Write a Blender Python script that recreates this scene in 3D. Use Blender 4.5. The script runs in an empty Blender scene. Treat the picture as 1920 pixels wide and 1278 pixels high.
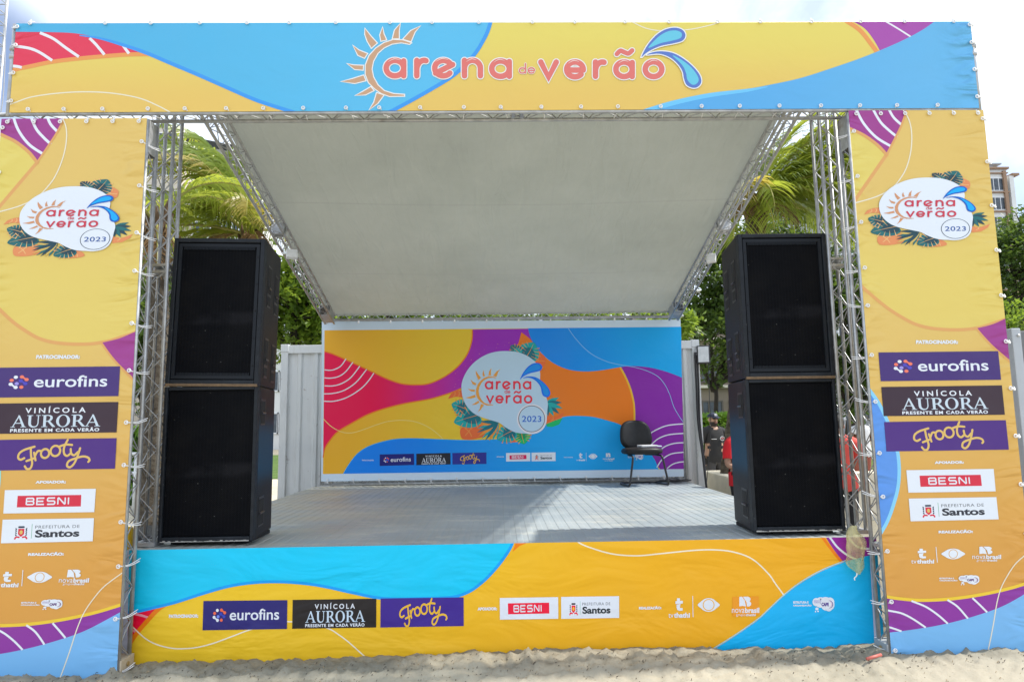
import bpy, bmesh, math, random
import numpy as np
from mathutils import Vector, Matrix, noise
from mathutils.geometry import tessellate_polygon

S = bpy.context.scene
COL = S.collection
RAD = math.radians

# ------------------------------------------------------------------ camera
YAW, PITCH, ROLL, F = 0.02074794, 0.12182814, -0.01434253, 1261.43551
CAM = Vector((0.0, -4.6, 1.6))
_f = Vector((math.sin(YAW) * math.cos(PITCH), math.cos(YAW) * math.cos(PITCH), math.sin(PITCH)))
_r0 = Vector((math.cos(YAW), -math.sin(YAW), 0))
_u0 = _r0.cross(_f)
_r = _r0 * math.cos(ROLL) + _u0 * math.sin(ROLL)
_u = _u0 * math.cos(ROLL) - _r0 * math.sin(ROLL)
cam = bpy.data.cameras.new('camera')
cam.sensor_width = 36.0
cam.lens = 36.0 * F / 1920.0
cam.clip_end = 3000
cam.clip_start = 0.05
camo = bpy.data.objects.new('camera', cam)
COL.objects.link(camo)
M = Matrix((( _r.x, _u.x, -_f.x, CAM.x), (_r.y, _u.y, -_f.y, CAM.y), (_r.z, _u.z, -_f.z, CAM.z), (0, 0, 0, 1)))
camo.matrix_world = M
S.camera = camo

def ray(px, py):
    return _r * ((px - 960) / F) + _u * ((639 - py) / F) + _f
def W(px, py, Y):
    """photo pixel -> point on the vertical plane y = Y"""
    d = ray(px, py); t = (Y - CAM.y) / d.y
    return CAM + d * t
def G(px, py, Z):
    d = ray(px, py); t = (Z - CAM.z) / d.z
    return CAM + d * t

# ------------------------------------------------------------------ world, sun
SUN_DIR = Vector((1.0, 0.075, 1.38)).normalized()      # towards the sun
world = bpy.data.worlds.new('World'); S.world = world
world.use_nodes = True
nt = world.node_tree; nt.nodes.clear()
out = nt.nodes.new('ShaderNodeOutputWorld'); bg = nt.nodes.new('ShaderNodeBackground')
sky = nt.nodes.new('ShaderNodeTexSky'); sky.sky_type = 'NISHITA'; sky.sun_disc = False
sky.sun_elevation = math.asin(SUN_DIR.z); sky.sun_rotation = math.atan2(SUN_DIR.x, SUN_DIR.y)
sky.altitude = 0; sky.air_density = 1.0; sky.dust_density = 0.6; sky.ozone_density = 1.5
tc = nt.nodes.new('ShaderNodeTexCoord')
def wnode(t, **kw):
    n = nt.nodes.new(t)
    for k, v in kw.items(): setattr(n, k, v)
    return n
nz = wnode('ShaderNodeTexNoise'); nz.inputs['Scale'].default_value = 3.2; nz.inputs['Detail'].default_value = 7
nz.inputs['Roughness'].default_value = 0.55; nz.inputs['Distortion'].default_value = 0.3
nt.links.new(tc.outputs['Generated'], nz.inputs['Vector'])
def gap(d, cosr0, cosr1):
    dn = d.normalized()
    v = wnode('ShaderNodeVectorMath', operation='DOT_PRODUCT'); v.inputs[1].default_value = dn
    nrm = wnode('ShaderNodeVectorMath', operation='NORMALIZE')
    nt.links.new(tc.outputs['Generated'], nrm.inputs[0]); nt.links.new(nrm.outputs[0], v.inputs[0])
    mr = wnode('ShaderNodeMapRange', interpolation_type='SMOOTHSTEP')
    mr.inputs[1].default_value = cosr1; mr.inputs[2].default_value = cosr0
    mr.inputs[3].default_value = 0; mr.inputs[4].default_value = 1
    nt.links.new(v.outputs['Value'], mr.inputs[0])
    return mr.outputs[0]
g1 = gap(ray(-40, 110), math.cos(RAD(2.0)), math.cos(RAD(6.0)))
g2 = gap(ray(1935, 395), math.cos(RAD(0.5)), math.cos(RAD(4.5)))
g2m = wnode('ShaderNodeMath', operation='MULTIPLY'); nt.links.new(g2, g2m.inputs[0]); g2m.inputs[1].default_value = 0.55
gm = wnode('ShaderNodeMath', operation='MAXIMUM'); nt.links.new(g1, gm.inputs[0]); nt.links.new(g2m.outputs[0], gm.inputs[1])
n2 = wnode('ShaderNodeMapRange'); n2.inputs[1].default_value = 0.36; n2.inputs[2].default_value = 0.5
n2.inputs[3].default_value = 0.55; n2.inputs[4].default_value = 1.0
nt.links.new(nz.outputs['Fac'], n2.inputs[0])
n3 = wnode('ShaderNodeMapRange'); n3.inputs[1].default_value = 0.35; n3.inputs[2].default_value = 0.62
n3.inputs[3].default_value = 0.0; n3.inputs[4].default_value = .4
nt.links.new(nz.outputs['Fac'], n3.inputs[0])
mf = wnode('ShaderNodeMix'); mf.data_type = 'FLOAT'
nt.links.new(gm.outputs[0], mf.inputs['Factor']); nt.links.new(n2.outputs[0], mf.inputs[2]); nt.links.new(n3.outputs[0], mf.inputs[3])
mx = wnode('ShaderNodeMix'); mx.data_type = 'RGBA'
nt.links.new(mf.outputs[0], mx.inputs['Factor'])
tint = wnode('ShaderNodeMix'); tint.data_type = 'RGBA'; tint.blend_type = 'MULTIPLY'; tint.inputs['Factor'].default_value = 1.0
nt.links.new(sky.outputs[0], tint.inputs[6]); tint.inputs[7].default_value = (0.42, 0.68, 1.0, 1)
nt.links.new(tint.outputs[2], mx.inputs[6]); mx.inputs[7].default_value = (9.6, 10.7, 12.4, 1)
nt.links.new(mx.outputs[2], bg.inputs['Color']); bg.inputs['Strength'].default_value = 0.1
nt.links.new(bg.outputs[0], out.inputs['Surface'])

sl = bpy.data.lights.new('sun', 'SUN'); sl.energy = 4.2; sl.angle = RAD(1.2); sl.color = (1.0, 0.955, 0.88)
so = bpy.data.objects.new('sun', sl); COL.objects.link(so)
so.rotation_euler = (-SUN_DIR).to_track_quat('-Z', 'Y').to_euler(); so.location = (30, 0, 40)

vs = S.view_settings
vs.view_transform = 'Standard'; vs.look = 'None'; vs.exposure = 0.47; vs.gamma = 1; vs.use_curve_mapping = False
S.cycles.max_bounces = 8
S.cycles.transparent_max_bounces = 12

# ------------------------------------------------------------------ materials
def lin(c):
    c = c / 255.0
    return c / 12.92 if c <= 0.04045 else ((c + 0.055) / 1.055) ** 2.4
def rgb(r, g, b, L=1.0, cap=0.86):
    c = [lin(v) / L for v in (r, g, b)]; y = .3 * c[0] + .6 * c[1] + .1 * c[2]
    c = [max(.002, y + (v - y) * 1.03) for v in c]; k = min(1, cap / max(c))
    return tuple(v * k for v in c) + (1,)

class NT:
    def __init__(s, name):
        s.m = bpy.data.materials.new(name); s.m.use_nodes = True
        s.t = s.m.node_tree; s.t.nodes.clear()
        s.out = s.n('ShaderNodeOutputMaterial')
    def n(s, t, **kw):
        n = s.t.nodes.new(t)
        for k, v in kw.items(): setattr(n, k, v)
        return n
    def l(s, a, b): s.t.links.new(a, b)
    def pos(s): return s.n('ShaderNodeNewGeometry').outputs['Position']
    def objc(s): return s.n('ShaderNodeTexCoord').outputs['Object']
    def noise(s, vec, scale, detail=4, rough=.55, stretch=None, dist=0):
        if stretch:
            mp = s.n('ShaderNodeMapping'); mp.inputs['Scale'].default_value = stretch
            s.l(vec, mp.inputs['Vector']); vec = mp.outputs[0]
        k = s.n('ShaderNodeTexNoise'); k.inputs['Scale'].default_value = scale; k.inputs['Detail'].default_value = detail
        k.inputs['Roughness'].default_value = rough; k.inputs['Distortion'].default_value = dist
        s.l(vec, k.inputs['Vector']); return k.outputs['Fac']
    def mr(s, v, a, b, c, d, smooth=False):
        k = s.n('ShaderNodeMapRange')
        if smooth: k.interpolation_type = 'SMOOTHSTEP'
        s.l(v, k.inputs[0])
        for i, q in enumerate((a, b, c, d)): k.inputs[i + 1].default_value = q
        return k.outputs[0]
    def mix(s, f, a, b):
        k = s.n('ShaderNodeMix'); k.data_type = 'RGBA'
        if isinstance(f, (int, float)): k.inputs['Factor'].default_value = f
        else: s.l(f, k.inputs['Factor'])
        for i, q in ((6, a), (7, b)):
            if isinstance(q, tuple): k.inputs[i].default_value = q
            else: s.l(q, k.inputs[i])
        return k.outputs[2]
    def math(s, op, a, b=None):
        k = s.n('ShaderNodeMath', operation=op)
        for i, q in enumerate((a, b)):
            if q is None: continue
            if isinstance(q, (int, float)): k.inputs[i].default_value = q
            else: s.l(q, k.inputs[i])
        return k.outputs[0]
    def bump(s, h, strength=.3, dist=.01):
        k = s.n('ShaderNodeBump'); k.inputs['Strength'].default_value = strength; k.inputs['Distance'].default_value = dist
        s.l(h, k.inputs['Height']); return k.outputs[0]
    def bsdf(s, color, rough=.6, metal=0, normal=None, spec=.5, trans=None, tfac=0.3):
        p = s.n('ShaderNodeBsdfPrincipled')
        if isinstance(color, tuple): p.inputs['Base Color'].default_value = color
        else: s.l(color, p.inputs['Base Color'])
        if isinstance(rough, (int, float)): p.inputs['Roughness'].default_value = rough
        else: s.l(rough, p.inputs['Roughness'])
        p.inputs['Metallic'].default_value = metal
        p.inputs['Specular IOR Level'].default_value = spec
        if normal is not None: s.l(normal, p.inputs['Normal'])
        sh = p.outputs[0]
        if trans is not None:
            t = s.n('ShaderNodeBsdfTranslucent')
            if isinstance(trans, tuple): t.inputs[0].default_value = trans
            else: s.l(trans, t.inputs[0])
            if normal is not None: s.l(normal, t.inputs['Normal'])
            m = s.n('ShaderNodeMixShader'); m.inputs[0].default_value = tfac
            s.l(sh, m.inputs[1]); s.l(t.outputs[0], m.inputs[2]); sh = m.outputs[0]
        s.l(sh, s.out.inputs['Surface'])
        return s.m

_MC = {}
def simple(name, color, rough=.6, metal=0, var=.12, scale=8, bump=0.0, bscale=60, spec=.5):
    """plain surface with some uneven tone and grain"""
    if name in _MC: return _MC[name]
    k = NT(name); p = k.objc()
    f = k.mr(k.noise(p, scale, 5), .3, .7, 0, 1)
    c = tuple(color[:3]) + (1,)
    lo = tuple(v * (1 - var) for v in c[:3]) + (1,); hi = tuple(min(.95, v * (1 + var)) for v in c[:3]) + (1,)
    nrm = k.bump(k.noise(p, bscale, 3), bump, .01) if bump else None
    _MC[name] = k.bsdf(k.mix(f, lo, hi), k.mr(f, 0, 1, max(.05, rough - .08), min(1, rough + .08)), metal, nrm, spec)
    return _MC[name]

def vinyl(name, c0, c1=None, axis=None, a=0, b=1, xr=None, wr=1.0, rough=.42):
    """printed vinyl sheet: colour (or a printed two-colour blend along x or z) with creases near the laced edges"""
    if name in _MC: return _MC[name]
    k = NT(name); p = k.pos()
    sep = k.n('ShaderNodeSeparateXYZ'); k.l(p, sep.inputs[0])
    if c1 is None: col = c0
    else:
        if axis == 'd':
            v = k.math('ADD', sep.outputs[0], k.math('MULTIPLY', sep.outputs[2], -1.0))
        else: v = sep.outputs[{'x': 0, 'z': 2}[axis]]
        col = k.mix(k.mr(v, a, b, 0, 1, True), c0, c1)
    if name.startswith('skirt'): wr = 2.6
    h = k.math('MULTIPLY', k.noise(p, 1.6, 3, .5, (1, 1, 2.4) if wr > 2 else (1, 1, 1.4), .6), .55)
    if xr:
        e0 = k.mr(sep.outputs[0], xr[0], xr[0] + .22, 1, 0, True); e1 = k.mr(sep.outputs[0], xr[1] - .30, xr[1], 0, 1, True)
        em = k.math('MAXIMUM', e0, e1)
        wv = k.noise(p, 1.0, 1.5, .45, (2.6, 1, 7.0), 1.4)
        h = k.math('ADD', h, k.math('MULTIPLY', em, k.math('MULTIPLY', wv, 1.7 * wr)))
    n1 = k.bump(h, .8, .03 * wr)
    # fine weave
    wn = k.n('ShaderNodeBump'); wn.inputs['Strength'].default_value = .06; wn.inputs['Distance'].default_value = .002
    k.l(k.noise(p, 260, 1), wn.inputs['Height']); k.l(n1, wn.inputs['Normal'])
    dirt = k.mr(k.noise(p, 2.5, 6, .6), .35, .75, 0, .03)
    if isinstance(col, tuple): cc = k.mix(dirt, col, (.35, .32, .26, 1))
    else: cc = k.mix(dirt, col, (.35, .32, .26, 1))
    _MC[name] = k.bsdf(cc, rough, 0, wn.outputs[0], .28)
    return _MC[name]

def leafmat(name, c0, c1, tr, tf=.45, scale=1.5, rough=.45):
    if name in _MC: return _MC[name]
    k = NT(name); p = k.pos()
    f = k.mr(k.noise(p, scale, 4, .7), .3, .7, 0, 1)
    rnd = k.n('ShaderNodeNewGeometry').outputs['Random Per Island']
    f2 = k.math('ADD', k.math('MULTIPLY', f, .5), k.math('MULTIPLY', rnd, .5))
    c = k.mix(f2, c0, c1)
    t = k.mix(f2, tuple(v * .7 for v in tr[:3]) + (1,), tr)
    _MC[name] = k.bsdf(c, rough, 0, None, .4, t, tf)
    return _MC[name]

METAL = None
def galv():
    if 'galvanised' in _MC: return _MC['galvanised']
    k = NT('galvanised'); p = k.pos()
    f = k.mr(k.noise(p, 14, 5), .3, .7, 0, 1)
    rust = k.mr(k.noise(p, 5, 6, .7), .62, .74, 0, .55)
    c = k.mix(f, (.34, .35, .36, 1), (.55, .56, .57, 1))
    c = k.mix(rust, c, (.20, .13, .08, 1))
    _MC['galvanised'] = k.bsdf(c, k.mr(f, 0, 1, .38, .55), .55)
    return _MC['galvanised']

# ------------------------------------------------------------------ mesh builder
class MB:
    def __init__(s): s.v = []; s.f = []; s.mi = []; s.mats = []
    def mat(s, m):
        if m not in s.mats: s.mats.append(m)
        return s.mats.index(m)
    def add(s, vs, fs, m=None):
        o = len(s.v); s.v.extend([tuple(q) for q in vs])
        i = s.mat(m) if m else 0
        for f in fs: s.f.append([o + q for q in f]); s.mi.append(i)
    def box(s, a, b, m=None):
        x0, y0, z0 = a; x1, y1, z1 = b
        vs = [(x0, y0, z0), (x1, y0, z0), (x1, y1, z0), (x0, y1, z0), (x0, y0, z1), (x1, y0, z1), (x1, y1, z1), (x0, y1, z1)]
        s.add(vs, [(0, 3, 2, 1), (4, 5, 6, 7), (0, 1, 5, 4), (1, 2, 6, 5), (2, 3, 7, 6), (3, 0, 4, 7)], m)
    def bbox(s, a, b, r, m=None, seg=2):
        bm = bmesh.new(); bmesh.ops.create_cube(bm, size=1)
        c = [(a[i] + b[i]) / 2 for i in range(3)]; d = [b[i] - a[i] for i in range(3)]
        for v in bm.verts: v.co = Vector((c[0] + v.co.x * d[0], c[1] + v.co.y * d[1], c[2] + v.co.z * d[2]))
        bmesh.ops.bevel(bm, geom=bm.edges[:], offset=r, segments=seg, affect='EDGES', profile=.6)
        s.bm(bm, m)
    def bm(s, bm, m=None):
        bm.verts.index_update()
        s.add([v.co.copy() for v in bm.verts], [[v.index for v in f.verts] for f in bm.faces], m); bm.free()
    def tube(s, pts, r, n=8, m=None, caps=True, closed=False):
        pts = [Vector(p) for p in pts]; N = len(pts)
        rs = r if isinstance(r, (list, tuple)) else [r] * N
        tang = []
        for i in range(N):
            if closed: t = pts[(i + 1) % N] - pts[i - 1]
            else: t = pts[min(i + 1, N - 1)] - pts[max(i - 1, 0)]
            tang.append(t.normalized() if t.length > 1e-9 else Vector((0, 0, 1)))
        ref = Vector((0, 0, 1)) if abs(tang[0].z) < .9 else Vector((1, 0, 0))
        u = tang[0].cross(ref).normalized()
        vs = []; fs = []
        for i in range(N):
            t = tang[i]; u = (u - t * u.dot(t)); u = u.normalized() if u.length > 1e-6 else t.orthogonal().normalized()
            w = t.cross(u)
            for j in range(n):
                a = 2 * math.pi * j / n
                vs.append(pts[i] + (u * math.cos(a) + w * math.sin(a)) * rs[i])
        M_ = N if closed else N - 1
        for i in range(M_):
            for j in range(n):
                k2 = (i + 1) % N
                fs.append((i * n + j, i * n + (j + 1) % n, k2 * n + (j + 1) % n, k2 * n + j))
        if caps and not closed:
            fs.append(tuple(range(n))[::-1]); fs.append(tuple((N - 1) * n + j for j in range(n)))
        s.add(vs, fs, m)
    def sphere(s, c, r, m=None, seg=12, rings=8, sc=(1, 1, 1)):
        vs = []; fs = []
        for i in range(rings + 1):
            th = math.pi * i / rings
            for j in range(seg):
                ph = 2 * math.pi * j / seg
                vs.append((c[0] + r * sc[0] * math.sin(th) * math.cos(ph), c[1] + r * sc[1] * math.sin(th) * math.sin(ph), c[2] + r * sc[2] * math.cos(th)))
        for i in range(rings):
            for j in range(seg):
                fs.append((i * seg + j, (i + 1) * seg + j, (i + 1) * seg + (j + 1) % seg, i * seg + (j + 1) % seg))
        s.add(vs, fs, m)
    def build(s, name, mats=None, parent=None, smooth=False, origin=None):
        me = bpy.data.meshes.new(name)
        o_ = Vector(origin) if origin is not None else (root_loc(parent) if parent else Vector((0, 0, 0)))
        me.from_pydata([(q[0] - o_.x, q[1] - o_.y, q[2] - o_.z) for q in s.v], [], s.f)
        ml = s.mats if s.mats else (mats if isinstance(mats, list) else [mats])
        for m in ml: me.materials.append(m)
        if s.mats: me.polygons.foreach_set('material_index', s.mi)
        if smooth: me.polygons.foreach_set('use_smooth', [True] * len(me.polygons))
        me.update()
        ob = bpy.data.objects.new(name, me); COL.objects.link(ob)
        if parent: ob.parent = parent
        elif origin is not None: ob.location = o_
        return ob

def root_loc(o):
    while o.parent: o = o.parent
    return o.location.copy()
def tag(o, label=None, cat=None, group=None, kind=None):
    if label: o['label'] = label
    if cat: o['category'] = cat
    if group: o['group'] = group
    if kind: o['kind'] = kind
    return o
def thing(name, label, cat, loc=(0, 0, 0), group=None):
    o = bpy.data.objects.new(name, None); COL.objects.link(o); o.location = loc; o.empty_display_size = .2
    return tag(o, label, cat, group)
def copy_tree(o, parent=None):
    c = o.copy(); COL.objects.link(c)
    if parent: c.parent = parent
    for ch in list(o.children): copy_tree(ch, c)
    return c
def bend(pts, per=6):
    """Catmull-Rom through 3D/2D points"""
    P = [Vector(p) for p in pts]; res = []
    for i in range(len(P) - 1):
        p0 = P[max(i - 1, 0)]; p1 = P[i]; p2 = P[i + 1]; p3 = P[min(i + 2, len(P) - 1)]
        for j in range(per):
            t = j / per
            res.append(.5 * ((2 * p1) + (p2 - p0) * t + (2 * p0 - 5 * p1 + 4 * p2 - p3) * t * t + (3 * p1 - p0 - 3 * p2 + p3) * t ** 3))
    res.append(P[-1]); return res

# ------------------------------------------------------------------ printed art: flat shapes laid a fraction of a millimetre apart
LV = 0.00028
def cr2(pts, per=6, closed=False):
    P = [Vector((p[0], p[1])) for p in pts]; n = len(P); res = []
    for i in range(n if closed else n - 1):
        if closed: p0, p1, p2, p3 = P[i - 1], P[i], P[(i + 1) % n], P[(i + 2) % n]
        else: p0, p1, p2, p3 = P[max(i - 1, 0)], P[i], P[i + 1], P[min(i + 2, n - 1)]
        for j in range(per):
            t = j / per
            res.append(.5 * ((2 * p1) + (p2 - p0) * t + (2 * p0 - 5 * p1 + 4 * p2 - p3) * t * t + (3 * p1 - p0 - 3 * p2 + p3) * t ** 3))
    if not closed: res.append(P[-1])
    return res
def poly_tris(pts):
    P = [Vector((p[0], p[1], 0)) for p in pts]
    Q = []
    for p in P:
        if not Q or (p - Q[-1]).length > 1e-6: Q.append(p)
    if len(Q) > 2 and (Q[0] - Q[-1]).length < 1e-6: Q.pop()
    if len(Q) < 3: return []
    return [[(Q[i].x, Q[i].y) for i in t] for t in tessellate_polygon([Q])]
def stroke_tris(pts, w, cap=True):
    P = [Vector((p[0], p[1])) for p in pts]
    Q = [P[0]]
    for p in P[1:]:
        if (p - Q[-1]).length > 1e-6: Q.append(p)
    P = Q; n = len(P)
    if n < 2: return []
    closed = n > 4 and (P[0] - P[-1]).length < 1e-4 * (1 + P[0].length)
    if closed: cap = False
    ws = w if isinstance(w, (list, tuple)) else [w] * n
    if len(ws) != n:
        ws = [ws[0] + (ws[-1] - ws[0]) * i / (n - 1) if len(ws) == 2 else ws[min(len(ws) - 1, int(i / (n - 1) * (len(ws) - 1) + .5))] for i in range(n)]
    L = []; R = []
    for i in range(n):
        a = P[max(i - 1, 0)]; b = P[min(i + 1, n - 1)]
        if closed and i in (0, n - 1): a = P[n - 2]; b = P[1]
        if closed or 0 < i < n - 1:
            d1 = (P[i] - a).normalized(); d2 = (b - P[i]).normalized()
            t = d1 + d2
            if t.length < 1e-4: t = d1
            t.normalize(); nn = Vector((-t.y, t.x)); k = 1 / max(.55, nn.dot(Vector((-d1.y, d1.x))))
        else:
            t = (b - a).normalized(); nn = Vector((-t.y, t.x)); k = 1
        L.append(P[i] + nn * ws[i] * .5 * k); R.append(P[i] - nn * ws[i] * .5 * k)
    res = []
    for i in range(n - 1):
        res.append([tuple(L[i]), tuple(R[i]), tuple(R[i + 1])]); res.append([tuple(L[i]), tuple(R[i + 1]), tuple(L[i + 1])])
    if cap:
        for c, d, r in ((P[0], P[0] - P[1], ws[0] / 2), (P[-1], P[-1] - P[-2], ws[-1] / 2)):
            if r < 1e-6: continue
            a0 = math.atan2(d.y, d.x); m = 7
            for j in range(m):
                a = a0 - math.pi / 2 + math.pi * j / m; b = a + math.pi / m
                res.append([tuple(c), (c.x + r * math.cos(a), c.y + r * math.sin(a)), (c.x + r * math.cos(b), c.y + r * math.sin(b))])
    return res
def disc_tris(c, rx, ry=None, n=28):
    ry = ry or rx
    return [[c, (c[0] + rx * math.cos(2 * math.pi * j / n), c[1] + ry * math.sin(2 * math.pi * j / n)),
             (c[0] + rx * math.cos(2 * math.pi * (j + 1) / n), c[1] + ry * math.sin(2 * math.pi * (j + 1) / n))] for j in range(n)]
def ring_tris(c, rx, ry, wx, wy, n=36):
    res = []
    for j in range(n):
        a = 2 * math.pi * j / n; b = 2 * math.pi * (j + 1) / n
        o1 = (c[0] + rx * math.cos(a), c[1] + ry * math.sin(a)); o2 = (c[0] + rx * math.cos(b), c[1] + ry * math.sin(b))
        i1 = (c[0] + (rx - wx) * math.cos(a), c[1] + (ry - wy) * math.sin(a)); i2 = (c[0] + (rx - wx) * math.cos(b), c[1] + (ry - wy) * math.sin(b))
        res += [[o1, o2, i2], [o1, i2, i1]]
    return res

class Art:
    def __init__(s, root, Y, clip=None, post=None):
        s.root = root; s.Y = Y; s.clip = clip; s.post = post; s.mb = None; s.parts = []
    def part(s, name, parent=None, label=None):
        s.mb = MB(); s.parts.append([name, s.mb, parent, label]); return len(s.parts) - 1
    def px(s, p):
        w = W(p[0], p[1], s.Y); q = (w.x, w.z)
        return s.post(q) if s.post else q
    def emit(s, tris, mat, lev, fr=None):
        y0 = s.Y - LV * lev
        for k, t in enumerate(tris):
            y = y0 - (k % 44) * 5e-6
            q = [s.px(fr(*p) if fr else p) for p in t]
            if s.clip: q = clip_poly(q, s.clip)
            if len(q) < 3: continue
            ar = sum(q[i][0] * q[(i + 1) % len(q)][1] - q[(i + 1) % len(q)][0] * q[i][1] for i in range(len(q)))
            if abs(ar) < 1e-10: continue
            if ar < 0: q = q[::-1]
            s.mb.add([(a, y, b) for a, b in q], [tuple(range(len(q)))], mat)
    def poly(s, pts, mat, lev, smooth=False, fr=None, per=5):
        if smooth: pts = cr2(pts, per, True)
        s.emit(poly_tris(pts), mat, lev, fr)
    def stroke(s, pts, w, mat, lev, smooth=True, fr=None, cap=True, per=6):
        if smooth and len(pts) > 2:
            if isinstance(w, (list, tuple)) and len(w) == len(pts):
                ww = []
                for i in range(len(pts) - 1): ww += [w[i] + (w[i + 1] - w[i]) * j / per for j in range(per)]
                w = ww + [w[-1]]
            pts = cr2(pts, per)
        s.emit(stroke_tris(pts, w, cap), mat, lev, fr)
    def finish(s):
        obs = []
        for name, mb, par, label in s.parts:
            if not mb.f: obs.append(None); continue
            ob = mb.build(name, None, s.root if par is None else obs[par])
            if label: ob['label'] = label
            obs.append(ob)
        return obs

def clip_poly(q, r):
    x0, x1, z0, z1 = r
    for ax, lim, sg in ((0, x0, 1), (0, x1, -1), (1, z0, 1), (1, z1, -1)):
        res = []
        for i in range(len(q)):
            a = q[i]; b = q[(i + 1) % len(q)]
            da = (a[ax] - lim) * sg; db = (b[ax] - lim) * sg
            if da >= 0: res.append(a)
            if (da >= 0) != (db >= 0):
                t = da / (da - db); res.append((a[0] + (b[0] - a[0]) * t, a[1] + (b[1] - a[1]) * t))
        q = res
        if len(q) < 3: return []
    return q

def quad(tl, tr, br, bl, w=1.0, h=1.0):
    """local (0..w, 0..h, y down) -> photo pixel inside a quadrilateral"""
    def fr(u, v):
        u /= w; v /= h
        return (tl[0] * (1 - u) * (1 - v) + tr[0] * u * (1 - v) + br[0] * u * v + bl[0] * (1 - u) * v,
                tl[1] * (1 - u) * (1 - v) + tr[1] * u * (1 - v) + br[1] * u * v + bl[1] * (1 - u) * v)
    return fr
def rectq(x0, y0, x1, y1, w=1.0, h=1.0, sl=0.0):
    d = sl * (x1 - x0)
    return quad((x0, y0), (x1, y0 + d), (x1, y1 + d), (x0, y1), w, h)
def sub(fr, x0, y0, x1, y1, w=1.0, h=1.0):
    return lambda u, v: fr(x0 + (x1 - x0) * u / w, y0 + (y1 - y0) * v / h)

_TX = {}
def text_tris(body, bold=0.0, spacing=1.0):
    k = (body, bold, spacing)
    if k in _TX: return _TX[k]
    c = bpy.data.curves.new('tmp_text', 'FONT'); c.body = body; c.offset = bold; c.space_character = spacing
    c.resolution_u = 4; c.fill_mode = 'FRONT'
    ob = bpy.data.objects.new('tmp_text', c); COL.objects.link(ob)
    dg = bpy.context.evaluated_depsgraph_get(); dg.update()
    me = ob.evaluated_get(dg).to_mesh(); me.calc_loop_triangles()
    vs = [v.co for v in me.vertices]
    tr = [[(vs[i].x, vs[i].y) for i in t.vertices] for t in me.loop_triangles]
    ob.evaluated_get(dg).to_mesh_clear()
    bpy.data.objects.remove(ob); bpy.data.curves.remove(c)
    xs = [p[0] for t in tr for p in t]; ys = [p[1] for t in tr for p in t]
    x0, x1, y0, y1 = min(xs), max(xs), min(ys), max(ys)
    tr = [[((p[0] - x0) / (x1 - x0), 1 - (p[1] - y0) / (y1 - y0)) for p in t] for t in tr]
    _TX[k] = tr; return tr
def text(art, body, fr, mat, lev, bold=0.0, spacing=1.0):
    """fr maps the unit square onto the ink box of the words"""
    art.emit(text_tris(body, bold, spacing), mat, lev, fr)

# rounded single-stroke letters, x-height 1 (y down, 0 = x-height line, 1 = baseline), drawn in a box of aspect a
def arc(cx, cy, rx, ry, a0, a1, n=18):
    return [(cx + rx * math.cos(RAD(a0 + (a1 - a0) * i / n)), cy + ry * math.sin(RAD(a0 + (a1 - a0) * i / n))) for i in range(n + 1)]
def glyph(ch, t):
    h = t / 2; o = .5 - h
    if ch in 'aã':
        g = [arc(.5, .5, o, o, 0, 360, 32), [(1 - h, h * 1.2), (1 - h, 1 - h)]]
        return g
    if ch == 'o': return [arc(.5, .5, o, o, 0, 360, 32)]
    if ch == 'r': return [[(h, h), (h, 1 - h)], [(h, .55)] + arc(.62, .58, .62 - h, .58 - h, 190, 285, 10)]
    if ch == 'e': return [[(h, .53), (1 - h, .53)], arc(.5, .5, o, o, 2, -318, 32)]
    if ch == 'E': return [[(.17, .74), (.90, .33)], arc(.5, .5, o, o, -24, -320, 30)]
    if ch == 'n': return [[(h, h), (h, 1 - h)], [(h, .55)] + arc(.5, .5, o, o, 185, 355, 16) + [(1 - h, 1 - h)]]
    if ch == 'v': return [[(h, h), (.5, 1 - h), (1 - h, h)]]
    if ch == 'd': return [arc(.5, .5, o, o, 0, 360, 28), [(1 - h, -.55), (1 - h, 1 - h)]]
    return []
def letters(art, items, mat, t, lev, fr=None, outline=None, ow=0.0):
    """items: (char, x0, x1, ytop, ybase) in the frame's own units; t = stroke weight in the same units"""
    for pas in ((0, 1) if outline else (1,)):
        for k, (ch, x0, x1, y0, y1) in enumerate(items):
            w = x1 - x0; h = y1 - y0; tt = t / max(w, h)
            for j, s in enumerate(glyph(ch, t / h)):
                pts = [(x0 + p[0] * w, y0 + p[1] * h) for p in s]
                art.emit(stroke_tris(pts, t + (ow if pas == 0 else 0)), outline if pas == 0 else mat, lev + pas * 4 + j + (k % 2) * 2, fr)
            if ch == 'ã':
                yy = y0 - .36 * h
                til = [(x0 + .18 * w, yy + .10 * h), (x0 + .34 * w, yy - .06 * h), (x0 + .52 * w, yy + .01 * h), (x0 + .70 * w, yy + .07 * h), (x0 + .86 * w, yy - .08 * h)]
                art.emit(stroke_tris(cr2(til, 5), t * .82 + (ow if pas == 0 else 0)), outline if pas == 0 else mat, lev + pas * 4 + 2, fr)

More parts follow.
